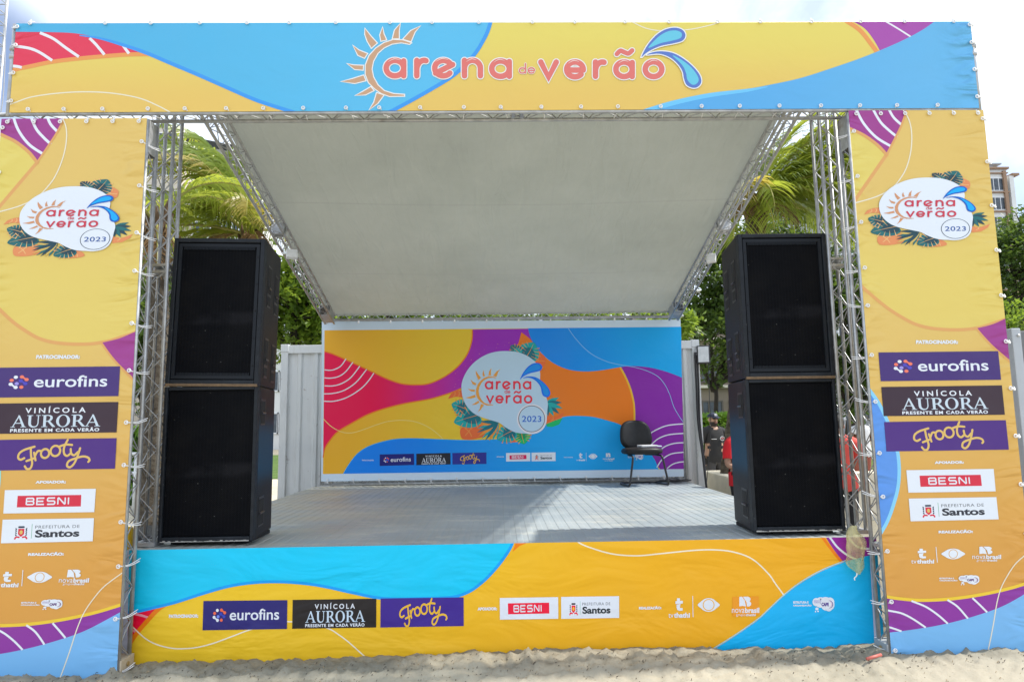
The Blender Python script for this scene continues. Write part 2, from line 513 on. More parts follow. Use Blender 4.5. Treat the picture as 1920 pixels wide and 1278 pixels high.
# ---- logo pieces ------------------------------------------------------------
SUN_C = [(1160, 325), (1100, 305), (1030, 302), (960, 325), (900, 365), (850, 420), (822, 490), (822, 560), (845, 620), (890, 665), (940, 700), (1000, 722), (1110, 720),
         (1110, 712), (1030, 706), (960, 684), (912, 640), (878, 580), (866, 520), (878, 460), (912, 400), (960, 358), (1020, 330), (1090, 320), (1150, 332)]
SUN_R = [[(818, 220), (860, 275), (905, 325), (865, 360), (835, 310), (818, 260)], [(948, 210), (955, 255), (975, 300), (938, 308), (930, 265)],
         [(1080, 182), (1070, 230), (1070, 290), (1025, 290), (1040, 230)], [(1228, 200), (1190, 240), (1160, 312), (1105, 295), (1160, 235)],
         [(728, 345), (770, 380), (832, 405), (812, 435), (765, 415)], [(685, 480), (730, 492), (802, 495), (800, 525), (740, 520)],
         [(640, 613), (720, 595), (805, 568), (820, 605), (740, 625)], [(748, 716), (800, 690), (860, 655), (880, 680), (820, 710)],
         [(850, 822), (885, 770), (905, 700), (955, 715), (910, 775)]]
DROP1 = [(968, 432), (1000, 365), (1040, 310), (1090, 260), (1150, 225), (1220, 213), (1275, 230), (1297, 270), (1275, 310), (1210, 330), (1120, 348), (1050, 375), (1000, 405)]
DROP1I = [(1020, 365), (1060, 315), (1110, 270), (1170, 240), (1230, 235), (1268, 255), (1260, 290), (1200, 310), (1110, 330)]
DROP2 = [(1010, 415), (1060, 395), (1130, 390), (1210, 405), (1290, 450), (1360, 510), (1405, 570), (1415, 620), (1390, 655), (1350, 662), (1305, 640), (1285, 590), (1275, 540), (1240, 485), (1180, 435), (1100, 408)]
DROP2I = [(1200, 420), (1270, 455), (1340, 510), (1385, 570), (1395, 610), (1370, 638), (1340, 635), (1310, 600), (1300, 550), (1270, 490)]
def boxmap(src, dst, fr=None):
    a, b, c, d = src; e, f, g, h = dst
    def m(x, y):
        q = (e + (x - a) * (g - e) / (c - a), f + (y - b) * (h - f) / (d - b))
        return fr(*q) if fr else q
    return m
def sun_logo(art, fr, mat, lev, outline=None, ow=8):
    if outline:
        art.emit(stroke_tris([Vector(p) for p in SUN_C + [SUN_C[0]]], ow * 2), outline, lev, fr)
        for r in SUN_R: art.emit(stroke_tris([Vector(p) for p in r + [r[0]]], ow * 2), outline, lev, fr)
    art.poly(SUN_C, mat, lev + 2, False, fr)
    for r in SUN_R: art.poly(r, mat, lev + 2, False, fr)
def drops_logo(art, fr, dark, light, lev, outline=None):
    for D, I in ((DROP1, DROP1I), (DROP2, DROP2I)):
        if outline: art.emit(stroke_tris(cr2(D, 4, True) + [Vector(D[0])], 16), outline, lev, fr)
        art.poly(D, dark, lev + 2, True, fr); art.poly(I, light, lev + 3, True, fr)

def tear(base, ang, ln, wd, n=7):
    """leaf blade: pointed at both ends"""
    c, s_ = math.cos(ang), math.sin(ang); L = []; R = []
    for i in range(n + 1):
        t = i / n; w = wd * math.sin(math.pi * t ** .8) * .5
        L.append((base[0] + c * ln * t - s_ * w, base[1] + s_ * ln * t + c * w)); R.append((base[0] + c * ln * t + s_ * w, base[1] + s_ * ln * t - c * w))
    return L + R[::-1][1:-1]
def monstera(art, fr, base, tip, wd, m1, m2, lev, slit=None):
    """split leaf: heart shaped blade, darker towards the stem, with slits between the lobes"""
    bx, by = base; dx, dy = tip[0] - bx, tip[1] - by; L = math.hypot(dx, dy); a = math.atan2(dy, dx); c, s_ = math.cos(a), math.sin(a)
    def pt(u, v): return (bx + c * L * u - s_ * wd * v, by + s_ * L * u + c * wd * v)
    half = [(-.10, .22), (-.06, .48), (.12, .62), (.36, .62), (.60, .52), (.82, .32)]
    out = [(0.02, 0)] + half + [(1.04, 0)] + [(u, -v) for u, v in half[::-1]]
    art.poly([pt(*q) for q in out], m1, lev, True, fr, 4)
    art.poly([pt(u * .62 + .0, v * .72) for u, v in out], m2, lev + 1, True, fr, 4)
    for sg in (-1, 1):
        for i, (u0, u1, v1) in enumerate(((.10, .16, .72), (.28, .42, .70), (.46, .66, .60), (.64, .88, .42))):
            p = pt(u0 + .04, sg * .20); q = pt(u1, sg * v1); art.stroke([p, ((p[0] + q[0]) / 2, (p[1] + q[1]) / 2), q], [2, 6, 14], slit, lev + 2 + i % 2, False, fr, cap=False)
    art.stroke([pt(0, 0), pt(.5, .02), pt(.95, 0)], [7, 5, 2], slit, lev + 4, True, fr)
def palmleaf(art, fr, base, ang, spread, n, ln, wd, mats, lev):
    for i in range(n):
        a = ang + spread * (i / (n - 1) - .5); l_ = ln * (1 - .25 * abs(i / (n - 1) - .5) * 2)
        art.poly(tear(base, a, l_, wd), mats[i % len(mats)], lev + i % 3, False, fr)
BLOB = [(215, 600), (222, 520), (258, 430), (320, 340), (400, 268), (500, 210), (610, 178), (740, 170), (860, 184), (960, 222), (1040, 278), (1092, 345), (1112, 420),
        (1112, 500), (1122, 590), (1150, 660), (1185, 705), (1200, 770), (1194, 850), (1188, 940), (1165, 1030), (1110, 1090), (1020, 1117), (940, 1110), (870, 1105), (800, 1085), (720, 1040), (650, 990), (560, 960), (480, 935),
        (400, 905), (330, 860), (270, 790), (230, 700)]
def blob_logo(art, fr, C, lev, backdrop=False):
    O, T1, T2 = C['leaf_orange'], C['teal'], C['teal2']; SL = C['leaf_line']
    # leaves behind
    art.poly([(60, 715), (95, 655), (160, 620), (230, 612), (240, 700), (150, 690)], O, lev, False, fr)
    art.poly([(205, 1055), (300, 1010), (420, 985), (600, 1010), (560, 1100), (420, 1160), (300, 1180), (215, 1160)], O, lev, True, fr)
    art.poly([(1030, 260), (1060, 170), (1110, 190), (1170, 240), (1165, 330), (1100, 340)], O, lev, True, fr)
    art.poly([(1185, 900), (1270, 925), (1330, 900), (1385, 870), (1360, 930), (1290, 985), (1190, 1000)], O, lev, False, fr)
    art.poly([(600, 1080), (760, 1090), (880, 1110), (930, 1180), (820, 1210), (690, 1190)], O, lev, True, fr)
    for a, b in (((250, 1040), (330, 1140)), ((330, 1020), (260, 1130)), ((1060, 280), (1160, 285)), ((740, 1110), (800, 1190)), ((1240, 960), (1260, 925)), ((120, 690), (140, 640)), ((175, 690), (185, 630)), ((820, 1120), (860, 1190))):
        art.stroke([a, ((a[0] + b[0]) / 2 + 12, (a[1] + b[1]) / 2), b], 9, C['leaf_line'], lev + 1, True, fr)
    monstera(art, fr, (265, 830), (110, 775), 150, T1, T2, lev + 3, SL)
    monstera(art, fr, (400, 900), (140, 980), 190, T1, T2, lev + 3, SL)
    monstera(art, fr, (800, 1075), (625, 1170), 165, T1, T2, lev + 8, SL)
    monstera(art, fr, (960, 230), (1040, 80), 200, T1, T2, lev + 3, SL)
    monstera(art, fr, (880, 200), (780, 110), 110, T2, T1, lev + 8, SL)
    palmleaf(art, fr, (640, 985), RAD(146), RAD(75), 9, 290, 42, (T1, C['teal3'], T2), lev + 9)
    palmleaf(art, fr, (1185, 760), RAD(30), RAD(105), 6, 205, 50, (T1, T2), lev + 3)
    if backdrop:
        G_ = C['green']
        monstera(art, fr, (900, 1100), (930, 1225), 150, G_, C['green2'], lev + 3, C['leaf_line'])
        art.poly([(1185, 1000), (1280, 960), (1370, 930), (1330, 1005), (1250, 1035), (1190, 1030)], G_, lev + 2, False, fr)
        rg = random.Random(4)
        for i in range(46):
            a = rg.uniform(150, 330) if i % 2 else rg.uniform(-40, 25); r = rg.uniform(1.03, 1.2)
            x = 700 + 500 * r * math.cos(RAD(a)); y = 640 + 480 * r * math.sin(RAD(a)); q = rg.uniform(2, 4.2)
            art.emit(disc_tris((x, y), q, q, 5), C['leaf_line'], lev + 1, fr)
    art.poly(BLOB, C['blob'], lev + 14, True, fr)
    if backdrop: art.emit(disc_tris((1018, 945), 170, 170, 40), C['ring_pad'], lev + 15, fr)
    art.emit(disc_tris((1018, 942), 150, 150, 40), C['blob'], lev + 16, fr)
    art.emit(ring_tris((1016, 942), 152, 152, 7, 7), C['ink'], lev + 17, fr)
    text(art, '2023', sub(fr, 905, 908, 1126, 978), C['navy'], lev + 18, .012, 1.06)
    sun_logo(art, boxmap((640, 182, 1228, 822), (255, 362, 660, 868), fr), C['sun'], lev + 18)
    drops_logo(art, boxmap((968, 213, 1415, 662), (882, 305, 1228, 695), fr), C['drop_d'], C['drop_l'], lev + 20)
    letters(art, [('a', 480, 577, 511, 608), ('r', 612, 668, 511, 608), ('E', 680, 776, 511, 608), ('n', 806, 889, 511, 608), ('a', 914, 1012, 511, 608),
                  ('v', 497, 586, 674, 768), ('e', 602, 696, 672, 768), ('r', 724, 779, 672, 768), ('ã', 802, 902, 672, 768), ('o', 926, 1024, 672, 768)], C['red_text'], 21, lev + 18, fr)
    letters(art, [('d', 706, 738, 622, 654), ('e', 743, 772, 622, 654)], C['red_text'], 6, lev + 18, fr)

# ---- sponsor boxes (unit frame: width a, height 1) ---------------------------
def box_bg(art, q, mat, lev): art.emit([[(0, 0), (1, 0), (1, 1)], [(0, 0), (1, 1), (0, 1)]], mat, lev, quad(*q))
def eurofins(art, q, C, lev):
    i = art.part('sponsor_panel'); box_bg(art, q, C['purple_box'], lev)
    art.part('emblem', i)
    fr = quad(*q, w=4.18, h=1)   # scale so that both axes share one unit
    # crop units of the side panel: 896 x 215
    def u(x, y): return ((x - 826) / 214.5, (y - 74) / 218)
    dots = [(978, 145, 'w'), (1022, 143, 'c'), (1057, 163, 'c'), (950, 167, 'c'), (1015, 172, 'b'), (988, 192, 'l'), (1050, 192, 'b'), (945, 196, 'w'), (982, 219, 'w'), (1023, 218, 'c')]
    cm = {'w': C['white'], 'c': C['coral'], 'b': C['blue_dot'], 'l': C['lav_dot']}
    for a, b, c in (((1022, 143), (1057, 163), 'c'), ((945, 196), (982, 219), 'w'), ((1015, 172), (1050, 192), 'b')):
        art.stroke([u(*a), u(*b)], .055, cm[c], lev + 1, False, fr)
    for x, y, c in dots:
        p = u(x, y); art.emit(disc_tris(p, .072, .055, 16), cm[c], lev + 2, fr)
    art.part('lettering', i)
    text(art, 'eurofins', sub(quad(*q), .318, .285, .905, .675), C['white'], lev + 1, .012)
def serif(art, body, fr, mat, lev):
    """bookish capitals A U R O in a frame of height 1; advances along x"""
    x = 0
    for ch in body:
        if ch == 'A':
            art.poly([(x + .02, 1), (x + .10, 1), (x + .52, .10), (x + .47, 0)], mat, lev, False, fr)
            art.poly([(x + .42, .0), (x + .54, 0), (x + .96, 1), (x + .76, 1)], mat, lev + 1, False, fr)
            art.poly([(x + .24, .62), (x + .72, .62), (x + .74, .69), (x + .21, .69)], mat, lev + 2, False, fr)
            art.poly([(x - .06, .95), (x + .26, .95), (x + .26, 1), (x - .06, 1)], mat, lev + 3, False, fr)
            art.poly([(x + .64, .95), (x + 1.04, .95), (x + 1.04, 1), (x + .64, 1)], mat, lev + 3, False, fr); x += 1.06
        elif ch == 'U':
            art.stroke([(x + .2, .02), (x + .2, .6), (x + .24, .82), (x + .38, .955), (x + .55, .97), (x + .70, .9), (x + .78, .72), (x + .79, .5), (x + .79, .02)],
                       [.19, .19, .18, .13, .09, .08, .075, .075, .075], mat, lev, True, fr, cap=False)
            art.poly([(x, 0), (x + .42, 0), (x + .42, .05), (x, .05)], mat, lev + 1, False, fr)
            art.poly([(x + .63, 0), (x + .95, 0), (x + .95, .05), (x + .63, .05)], mat, lev + 1, False, fr); x += 1.03
        elif ch == 'R':
            art.poly([(x + .12, 0), (x + .31, 0), (x + .31, 1), (x + .12, 1)], mat, lev, False, fr)
            art.stroke([(x + .28, .03), (x + .5, .035), (x + .66, .13), (x + .68, .28), (x + .6, .43), (x + .45, .51), (x + .28, .52)],
                       [.07, .08, .16, .18, .15, .08, .07], mat, lev + 1, True, fr, cap=False)
            art.poly([(x + .40, .50), (x + .58, .50), (x + .98, .97), (x + .98, 1), (x + .78, 1)], mat, lev + 2, False, fr)
            art.poly([(x, 0), (x + .3, 0), (x + .3, .05), (x, .05)], mat, lev + 3, False, fr)
            art.poly([(x, .95), (x + .44, .95), (x + .44, 1), (x, 1)], mat, lev + 3, False, fr); x += 1.01
        elif ch == 'O':
            n = 36
            T = []
            for j in range(n):
                a = 2 * math.pi * j / n; b = 2 * math.pi * (j + 1) / n
                o = lambda t: (x + .50 + .49 * math.cos(t), .5 + .52 * math.sin(t)); i_ = lambda t: (x + .50 + .29 * math.cos(t), .5 + .46 * math.sin(t))
                T += [[o(a), o(b), i_(b)], [o(a), i_(b), i_(a)]]
            art.emit(T, mat, lev, fr); x += 1.08
def aurora(art, q, C, lev):
    i = art.part('sponsor_panel'); box_bg(art, q, C['black_box'], lev)
    art.part('lettering', i); fr = quad(*q)
    text(art, 'VINÍCOLA', sub(fr, .265, .115, .745, .335), C['white'], lev + 1, .02, 1.5)
    serif(art, 'AURORA', sub(fr, .163, .40, .862, .795, 6.18, 1), C['silver'], lev + 1)
    text(art, 'PRESENTE EM CADA VERÃO', sub(fr, .155, .82, .862, .955), C['white'], lev + 1, .035, 1.2)
FRO = [[(1128, 727), (1102, 738), (1084, 722), (1092, 692), (1128, 668), (1196, 648)], [(1170, 662), (1176, 712), (1187, 765), (1176, 800), (1152, 803), (1136, 784)],
       [(1146, 748), (1196, 730)], [(1196, 690), (1210, 743)], [(1205, 712), (1222, 680), (1248, 680)],
       arc(1274, 697, 29, 31, 0, 360, 20), arc(1347, 680, 34, 36, 0, 360, 20), [(1430, 604), (1408, 655), (1410, 698), (1432, 716), (1456, 700)], [(1368, 652), (1416, 637), (1464, 640)],
       [(1456, 668), (1462, 700), (1484, 712), (1508, 690)], [(1522, 664), (1508, 715), (1486, 770), (1458, 796), (1436, 784), (1446, 754), (1490, 735), (1545, 722), (1582, 730), (1594, 748), (1586, 760)]]
def frooty(art, q, C, lev):
    i = art.part('sponsor_panel'); box_bg(art, q, C['violet_box'], lev)
    art.part('lettering', i)
    fr = quad(*q, w=906, h=214)
    for k, s in enumerate(FRO):
        pts = [(p[0] - 872, p[1] - 597) for p in s]
        art.stroke(pts, 15, C['gold'], lev + 1 + k % 5, len(s) > 2, fr)
def besni(art, q, red, C, lev):
    i = art.part('sponsor_panel'); box_bg(art, q, C['white'], lev)
    box_bg(art, red, C['red_box'], lev + 1)
    art.part('lettering', i)
    fr = sub(quad(*red), .135, .17, .87, .83, 3.35 * 2.0, 1)
    w = .19
    gl = {'B': [[(.09, .06), (.09, .94)], [(.14, .09), (1.0, .09), (1.12, .2), (1.12, .36), (1.0, .48), (.16, .48)], [(1.0, .50), (1.15, .6), (1.15, .82), (1.02, .91), (.14, .91)]],
          'E': [[(1.12, .09), (.09, .09), (.09, .91), (1.12, .91)], [(.12, .5), (1.02, .5)]],
          'S': [[(1.15, .09), (.2, .09), (.09, .2), (.09, .4), (.2, .49), (1.0, .49), (1.14, .6), (1.14, .8), (1.02, .91), (.06, .91)]],
          'N': [[(.09, .95), (.09, .14), (.2, .09), (1.02, .88), (1.12, .84), (1.12, .05)]], 'I': [[(.09, .05), (.09, .95)]]}
    x = 0
    for ch in 'BESNI':
        for j, s in enumerate(gl[ch]): art.stroke([(x + p[0], p[1]) for p in s], w, C['white'], lev + 2 + j, False, fr, cap=False)
        x += 1.5
def santos(art, q, C, lev):
    i = art.part('sponsor_panel'); box_bg(art, q, C['white'], lev)
    art.part('lettering', i); fr = quad(*q)
    k = quad(*q, w=3.9, h=1)
    # coat of arms: red shield, gold charge, dark sprigs, scroll
    cx, cy = .83, .55
    art.poly([(cx - .13, cy - .15), (cx + .13, cy - .15), (cx + .13, cy + .08), (cx, cy + .2), (cx - .13, cy + .08)], C['red_box'], lev + 1, False, k)
    art.emit(disc_tris((cx, cy), .07, .09, 12), C['gold'], lev + 2, k)
    art.stroke([(cx - .1, cy - .22), (cx + .1, cy - .22)], .08, C['ink'], lev + 1, False, k)
    for sg in (-1, 1):
        for a in (-.14, -.06, .03, .12): art.poly(tear((cx + sg * .19, cy + a + .04), RAD(-90 + sg * 35), .11, .06, 4), C['ink'], lev + 1, False, k)
        art.stroke([(cx + sg * .08, cy + .21), (cx + sg * .2, cy + .2), (cx + sg * .25, cy + .27)], .07, C['red_box'], lev + 1, True, k)
    art.stroke([(1.28, .2), (1.28, .82)], .022, C['green_line'], lev + 1, False, k, cap=False)
    text(art, 'PREFEITURA DE', sub(fr, .363, .275, .848, .405), C['grey_ink'], lev + 1, 0, 1.12)
    text(art, 'Santos', sub(fr, .366, .46, .85, .79), C['ink2'], lev + 1, .035)
def tvt(art, box, line, wordbox, C, lev):
    """thathi mark: the split letter t, word below and the dividing rule"""
    art.part('caption'); m = C['white']
    fr = rectq(*box)
    art.poly([(.22, 0), (.62, 0), (.62, .2), (1, .2), (1, .42), (.02, .46), (.02, .24), (.22, .22)], m, lev, False, fr)
    art.poly([(.16, .50), (.70, .46), (.60, .72), (.68, .78), (.98, .78), (.98, .98), (.55, 1), (.26, .92), (.16, .72)], m, lev, False, fr)
    fw = rectq(*wordbox)
    text(art, 'tv', sub(fw, 0, .18, .23, 1), m, lev, 0); text(art, 'thathi', sub(fw, .25, 0, 1, 1), m, lev, .04)
    art.stroke(line, abs(wordbox[2] - wordbox[0]) * .03, m, lev, False, None, cap=False)
def eye(art, c, rx, ry, C, bgm, lev, sl=0):
    art.part('caption')
    fr = lambda u, v: (c[0] + u * rx, c[1] + v * ry)
    top = [(-1, 0), (-.72, -.45), (-.4, -.85), (0, -1), (.4, -.85), (.72, -.45), (1, 0), (.72, .45), (.4, .85), (0, 1), (-.4, .85), (-.72, .45)]
    art.poly(top, C['white'], lev, True, fr, 3)
    r = ry * .86
    art.emit(ring_tris((0, 0), r / rx, r / ry, .12 * ry / rx, .12), bgm, lev + 1, fr)
def nova(art, nb, w1, w2, C, lev, bgm=None, bgbox=None):
    i = art.part('caption'); m = C['white']
    if bgm: box_bg(art, bgbox, bgm, lev)
    fr = rectq(*nb)
    art.poly([(0, .02), (.22, .0), (.44, .36), (.56, 1), (.30, .92), (0, .98)], m, lev + 1, False, fr)
    art.poly([(.30, 0), (.72, 0), (.90, .12), (.94, .3), (.84, .45), (.98, .62), (.98, .82), (.84, .98), (.66, 1), (.58, .5), (.42, .22)], m, lev + 1, False, fr)
    f1 = rectq(*w1)
    text(art, 'nova', sub(f1, 0, .22, .46, 1), m, lev + 1, 0); text(art, 'brasil', sub(f1, .48, 0, 1, 1), m, lev + 1, .035)
    f2 = rectq(*w2)
    text(art, 'grupo', sub(f2, 0, .2, .47, 1.0), m, lev + 1, -.004); text(art, 'thathi', sub(f2, .49, 0, 1, .8), m, lev + 1, .03)
def cape(art, t1, t2, cl, C, lev):
    art.part('caption')
    text(art, 'ESTRUTURA E', rectq(*t1), C['white'], lev, .055); text(art, 'ORGANIZAÇÃO', rectq(*t2), C['white'], lev, .055)
    fr = rectq(*cl, w=160, h=74)
    for x, y, a, b in ((30, 25, 28, 20), (60, 18, 30, 17), (95, 16, 34, 16), (125, 24, 32, 22), (135, 38, 24, 24), (105, 45, 40, 22), (60, 30, 40, 22), (118, 50, 26, 20)):
        art.emit(disc_tris((x, y), a, b, 20), C['white'], lev + (x % 7), fr)
    art.emit(disc_tris((34, 58), 12, 7, 12), C['white'], lev, fr); art.emit(disc_tris((24, 71), 5, 4, 10), C['white'], lev, fr); art.emit(disc_tris((42, 70), 6, 4, 10), C['white'], lev, fr)
    text(art, 'CAPE', sub(fr, 66, 27, 118, 45), C['cape_ink'], lev + 8, .05)
    text(art, 'ESPORTES', sub(fr, 12, 16, 64, 22), C['cape_soft'], lev + 8, .01); text(art, 'E EVENTOS', sub(fr, 12, 24, 60, 30), C['cape_soft'], lev + 8, .01)
    art.stroke(arc(112, 36, 34, 20, -80, 75, 14), [1, 2.5, 4, 5, 4, 2.5, 1], C['cape_ink'], lev + 8, False, fr)
    art.stroke(arc(106, 36, 32, 19, -70, 60, 14), [.5, 1, 1.6, 1.6, 1, .5], C['cape_red'], lev + 9, False, fr)

# ------------------------------------------------------------------ banners
def palette(pre, L, pale=False, xr=None):
    def v(n, r, g, b): return vinyl(pre + ' ' + n, rgb(r, g, b, L), xr=xr)
    if pale:  # glare and light coming through the vinyl are put into these colours
        d = dict(white=(236, 242, 250), purple_box=(72, 52, 118), black_box=(62, 46, 58), violet_box=(80, 48, 128), red_box=(216, 56, 76), navy=(48, 88, 158), ink=(50, 66, 84),
                 ink2=(52, 56, 66), grey_ink=(100, 104, 112), gold=(226, 190, 112), silver=(205, 220, 232), coral=(244, 128, 104), blue_dot=(82, 76, 190), lav_dot=(160, 150, 226),
                 leaf_orange=(228, 146, 96), leaf_line=(238, 190, 128), teal=(40, 108, 112), teal2=(38, 72, 84), teal3=(214, 184, 100), blob=(236, 243, 252), sun=(212, 152, 112),
                 drop_d=(20, 98, 196), drop_l=(30, 176, 246), red_text=(204, 66, 84), green=(40, 120, 90), green2=(30, 90, 70), ring_pad=(240, 238, 240), green_line=(120, 180, 150),
                 cape_ink=(96, 50, 120), cape_soft=(170, 150, 190), cape_red=(200, 80, 120))
    else:
        d = dict(white=(238, 243, 252), purple_box=(36, 32, 104), black_box=(32, 28, 30), violet_box=(58, 36, 130), red_box=(226, 30, 62), navy=(24, 70, 140), ink=(52, 36, 40),
                 ink2=(26, 40, 48), grey_ink=(90, 94, 100), gold=(240, 190, 64), silver=(196, 214, 230), coral=(246, 112, 80), blue_dot=(48, 62, 168), lav_dot=(110, 130, 220),
                 leaf_orange=(196, 92, 48), leaf_line=(222, 140, 70), teal=(0, 112, 112), teal2=(6, 74, 84), teal3=(190, 120, 50), blob=(172, 196, 214), sun=(202, 140, 62),
                 drop_d=(0, 76, 160), drop_l=(6, 120, 196), red_text=(182, 40, 54), green=(0, 126, 72), green2=(0, 100, 60), ring_pad=(206, 204, 210), green_line=(110, 180, 150),
                 cape_ink=(70, 40, 130), cape_soft=(160, 150, 200), cape_red=(200, 50, 110))
    return {k: v(k, *c) for k, c in d.items()}

rope_m = simple('white cord', (.80, .80, .80), .6, 0, .05)
_tie_cache = {}
def tie(parent, p, d, ln, slack=0.0):
    """eyelet ring with a white cord pulled through it, running in direction d for ln metres"""
    d = Vector(d).normalized(); key = (tuple(round(c, 2) for c in d), round(ln, 2))
    if key not in _tie_cache:
        mb = MB()
        mb.tube([(.011 * math.cos(a * math.pi / 6), -.004, .011 * math.sin(a * math.pi / 6)) for a in range(12)], .0042, 5, rope_m, closed=True)
        e = d * ln; md = d * ln * .5 + Vector((.006, -.006, -.012))
        mb.tube(bend([(0, -.008, 0), md, e], 4), .0036, 5, rope_m)
        e2 = e + Vector((.022 if abs(d.z) > .5 else 0, .01, .016 if abs(d.x) > .5 else -.01))
        mb.tube(bend([(0, -.006, .002), md + Vector((0, -.004, .008)), e2], 4), .003, 5, rope_m)
        if ln < .06: mb.sphere((d * ln * .6), .0085, rope_m, 8, 6, (1, .7, .8))
        me_ob = mb.build('cable_tie', None, parent, True, origin=(0, 0, 0)); _tie_cache[key] = me_ob; o = me_ob
    else:
        o = bpy.data.objects.new('cable_tie', _tie_cache[key].data); COL.objects.link(o); o.parent = parent
    o.location = Vector(p) - root_loc(parent)
    return o
random.seed(3)

# --- top banner
YB = -0.012
TB = thing('banner', 'long wide banner reading arena de verão across the top of the stage front', 'banner', (0.03, YB, 3.77))
tb_clip = (-3.434, 3.52, 3.827, 4.500)
A = Art(TB, YB, tb_clip)
A.part('sheet')
LT = 1.10  # top print kept pale: sky haze and backlight held in its colours
yel = vinyl('top yellow', rgb(234, 216, 112, LT), rgb(234, 198, 108, LT), 'z', 4.47, 3.87, xr=(-3.436, 3.52))
A.emit([[(0, 20), (1900, 20), (1900, 240)], [(0, 20), (1900, 240), (0, 240)]], yel, 0)
top_blue = vinyl('top blue', rgb(86, 180, 224, LT), rgb(98, 192, 234, LT), 'x', -3.3, -.3, xr=(-3.436, 3.52))
top_rim = vinyl('top rim blue', rgb(70, 158, 236, LT)); red_t = vinyl('top red', rgb(230, 66, 92, LT), xr=(-3.436, 3.52))
org_t = vinyl('top orange', rgb(238, 160, 92, LT)); wht_t = vinyl('top white', rgb(240, 240, 244, LT)); crm_t = vinyl('top cream', rgb(240, 232, 204, LT))
A.poly([(0, 58)] + cr2([(20, 58), (60, 58), (100, 59), (140, 62), (180, 69), (220, 79), (250, 88), (290, 102)]) + cr2([(285, 103), (240, 104), (200, 108), (150, 113), (100, 119), (60, 127), (20, 137)]) + [(0, 142)], red_t, 1)
A.stroke([(0, 141), (20, 133), (60, 124), (100, 116), (150, 110), (200, 105.5), (245, 102.5), (292, 102)], 7.5, org_t, 2)
bl = cr2([(545, 209), (500, 193), (470, 182), (420, 160), (370, 138), (320, 117), (275, 98), (225, 82), (180, 70), (140, 63), (100, 61), (60, 60.5), (0, 60)])
br = cr2([(921, 30), (915, 55), (908, 72), (893, 96), (873, 119), (850, 140), (820, 158), (780, 181), (745, 200), (715, 216)])
A.poly([(0, 20), (921, 20)] + br + [(600, 230), (560, 214)] + bl, top_blue, 3)
A.stroke([(150, 67), (185, 72), (225, 83), (275, 100), (320, 119), (370, 140), (420, 162), (470, 184), (500, 195), (560, 214)], [2, 4, 6, 7, 7, 7, 7, 7, 7, 7], top_rim, 4)
A.stroke([(923, 30), (916, 55), (908, 73), (893, 98), (873, 121), (850, 142), (820, 161), (780, 184), (745, 203), (720, 216)], 7, top_rim, 5)
for p in ([(75, 62), (100, 73), (122, 89), (148, 107)], [(168, 72), (180, 84), (196, 103)], [(231, 86), (236, 93), (242, 101)], [(28, 87), (55, 91), (75, 99), (98, 114)], [(20, 124), (32, 125), (41, 127)]):
    A.stroke(p, 5.2, wht_t, 4, True, None, False)
A.stroke([(10, 199), (30, 192), (60, 182), (110, 175), (160, 172.5), (210, 175), (260, 184), (295, 198), (325, 214)], 2.3, crm_t, 2)
pur_t = vinyl('top purple', rgb(172, 84, 172, LT), xr=(-3.436, 3.52)); blu2_t = vinyl('top right blue', rgb(96, 174, 230, LT), rgb(108, 184, 230, LT), 'x', 1.5, 3.3, xr=(-3.436, 3.52), wr=1.5)
A.poly([(1590, 20), (1590, 36)] + cr2([(1592, 37), (1620, 53), (1638, 75), (1652, 100)]) + [(1690, 90), (1765, 45), (1775, 20)], pur_t, 1)
A.stroke([(1570, 30), (1584, 38), (1612, 57), (1631, 80), (1648, 103)], 8, org_t, 2)
A.stroke([(1650, 30), (1657, 38), (1685, 55), (1710, 71)], 3, wht_t, 2)
A.poly(cr2([(1190, 216), (1230, 202), (1260, 192), (1330, 176), (1400, 167), (1440, 160), (1500, 147), (1560, 128), (1620, 107), (1680, 82), (1720, 62), (1745, 46), (1775, 22)]) + [(1900, 20), (1900, 240), (1190, 240)], blu2_t, 3)
A.stroke([(1195, 214), (1260, 194), (1330, 179), (1400, 170), (1440, 163)], [9, 9, 8, 6, 1], vinyl('top pale blue', rgb(120, 204, 250, LT)), 4, True, None, False)
A.stroke([(1183, 40), (1210, 53), (1240, 58), (1290, 56), (1330, 48), (1352, 41)], 2, crm_t, 2)
i = A.part('logo')
c2 = lambda x, y: (480 + x / 3.994, y / 3.994)
c3 = lambda x, y: (960 + x / 3.994, y / 3.994)
wo = vinyl('top outline', rgb(244, 244, 240, LT)); cor_t = vinyl('top coral', rgb(228, 124, 116, LT))
sun_logo(A, c2, vinyl('top tan', rgb(206, 164, 130, LT)), 8, wo, 7.5)
letters(A, [('a', 952, 1130, 436, 592), ('r', 1190, 1302, 436, 592), ('E', 1316, 1490, 436, 592), ('n', 1540, 1702, 436, 592), ('a', 1742, 1920, 440, 596)], cor_t, 41, 12, c2, wo, 15)
letters(A, [('v', 195, 352, 448, 602), ('e', 386, 556, 448, 600), ('r', 610, 716, 448, 596), ('ã', 754, 922, 448, 598), ('o', 974, 1144, 446, 598)], cor_t, 41, 12, c3, wo, 15)
letters(A, [('d', 50, 106, 507, 556), ('e', 116, 174, 507, 556)], cor_t, 10, 12, c3, wo, 7)
for (x0, x1, y, f) in ((990, 1080, 446, c2), (1345, 1440, 444, c2), (1575, 1650, 446, c2), (1780, 1860, 450, c2), (420, 500, 458, c3), (795, 870, 458, c3), (1015, 1090, 456, c3)):
    A.stroke([(x0, y + 22), ((x0 + x1) / 2, y), (x1, y + 8)], [1, 7, 2], vinyl('top shine', rgb(246, 216, 206, LT)), 22, True, f)
drops_logo(A, c3, vinyl('top drop blue', rgb(96, 126, 200, LT)), vinyl('top drop light', rgb(112, 202, 226, LT)), 24, wo)
A.finish()
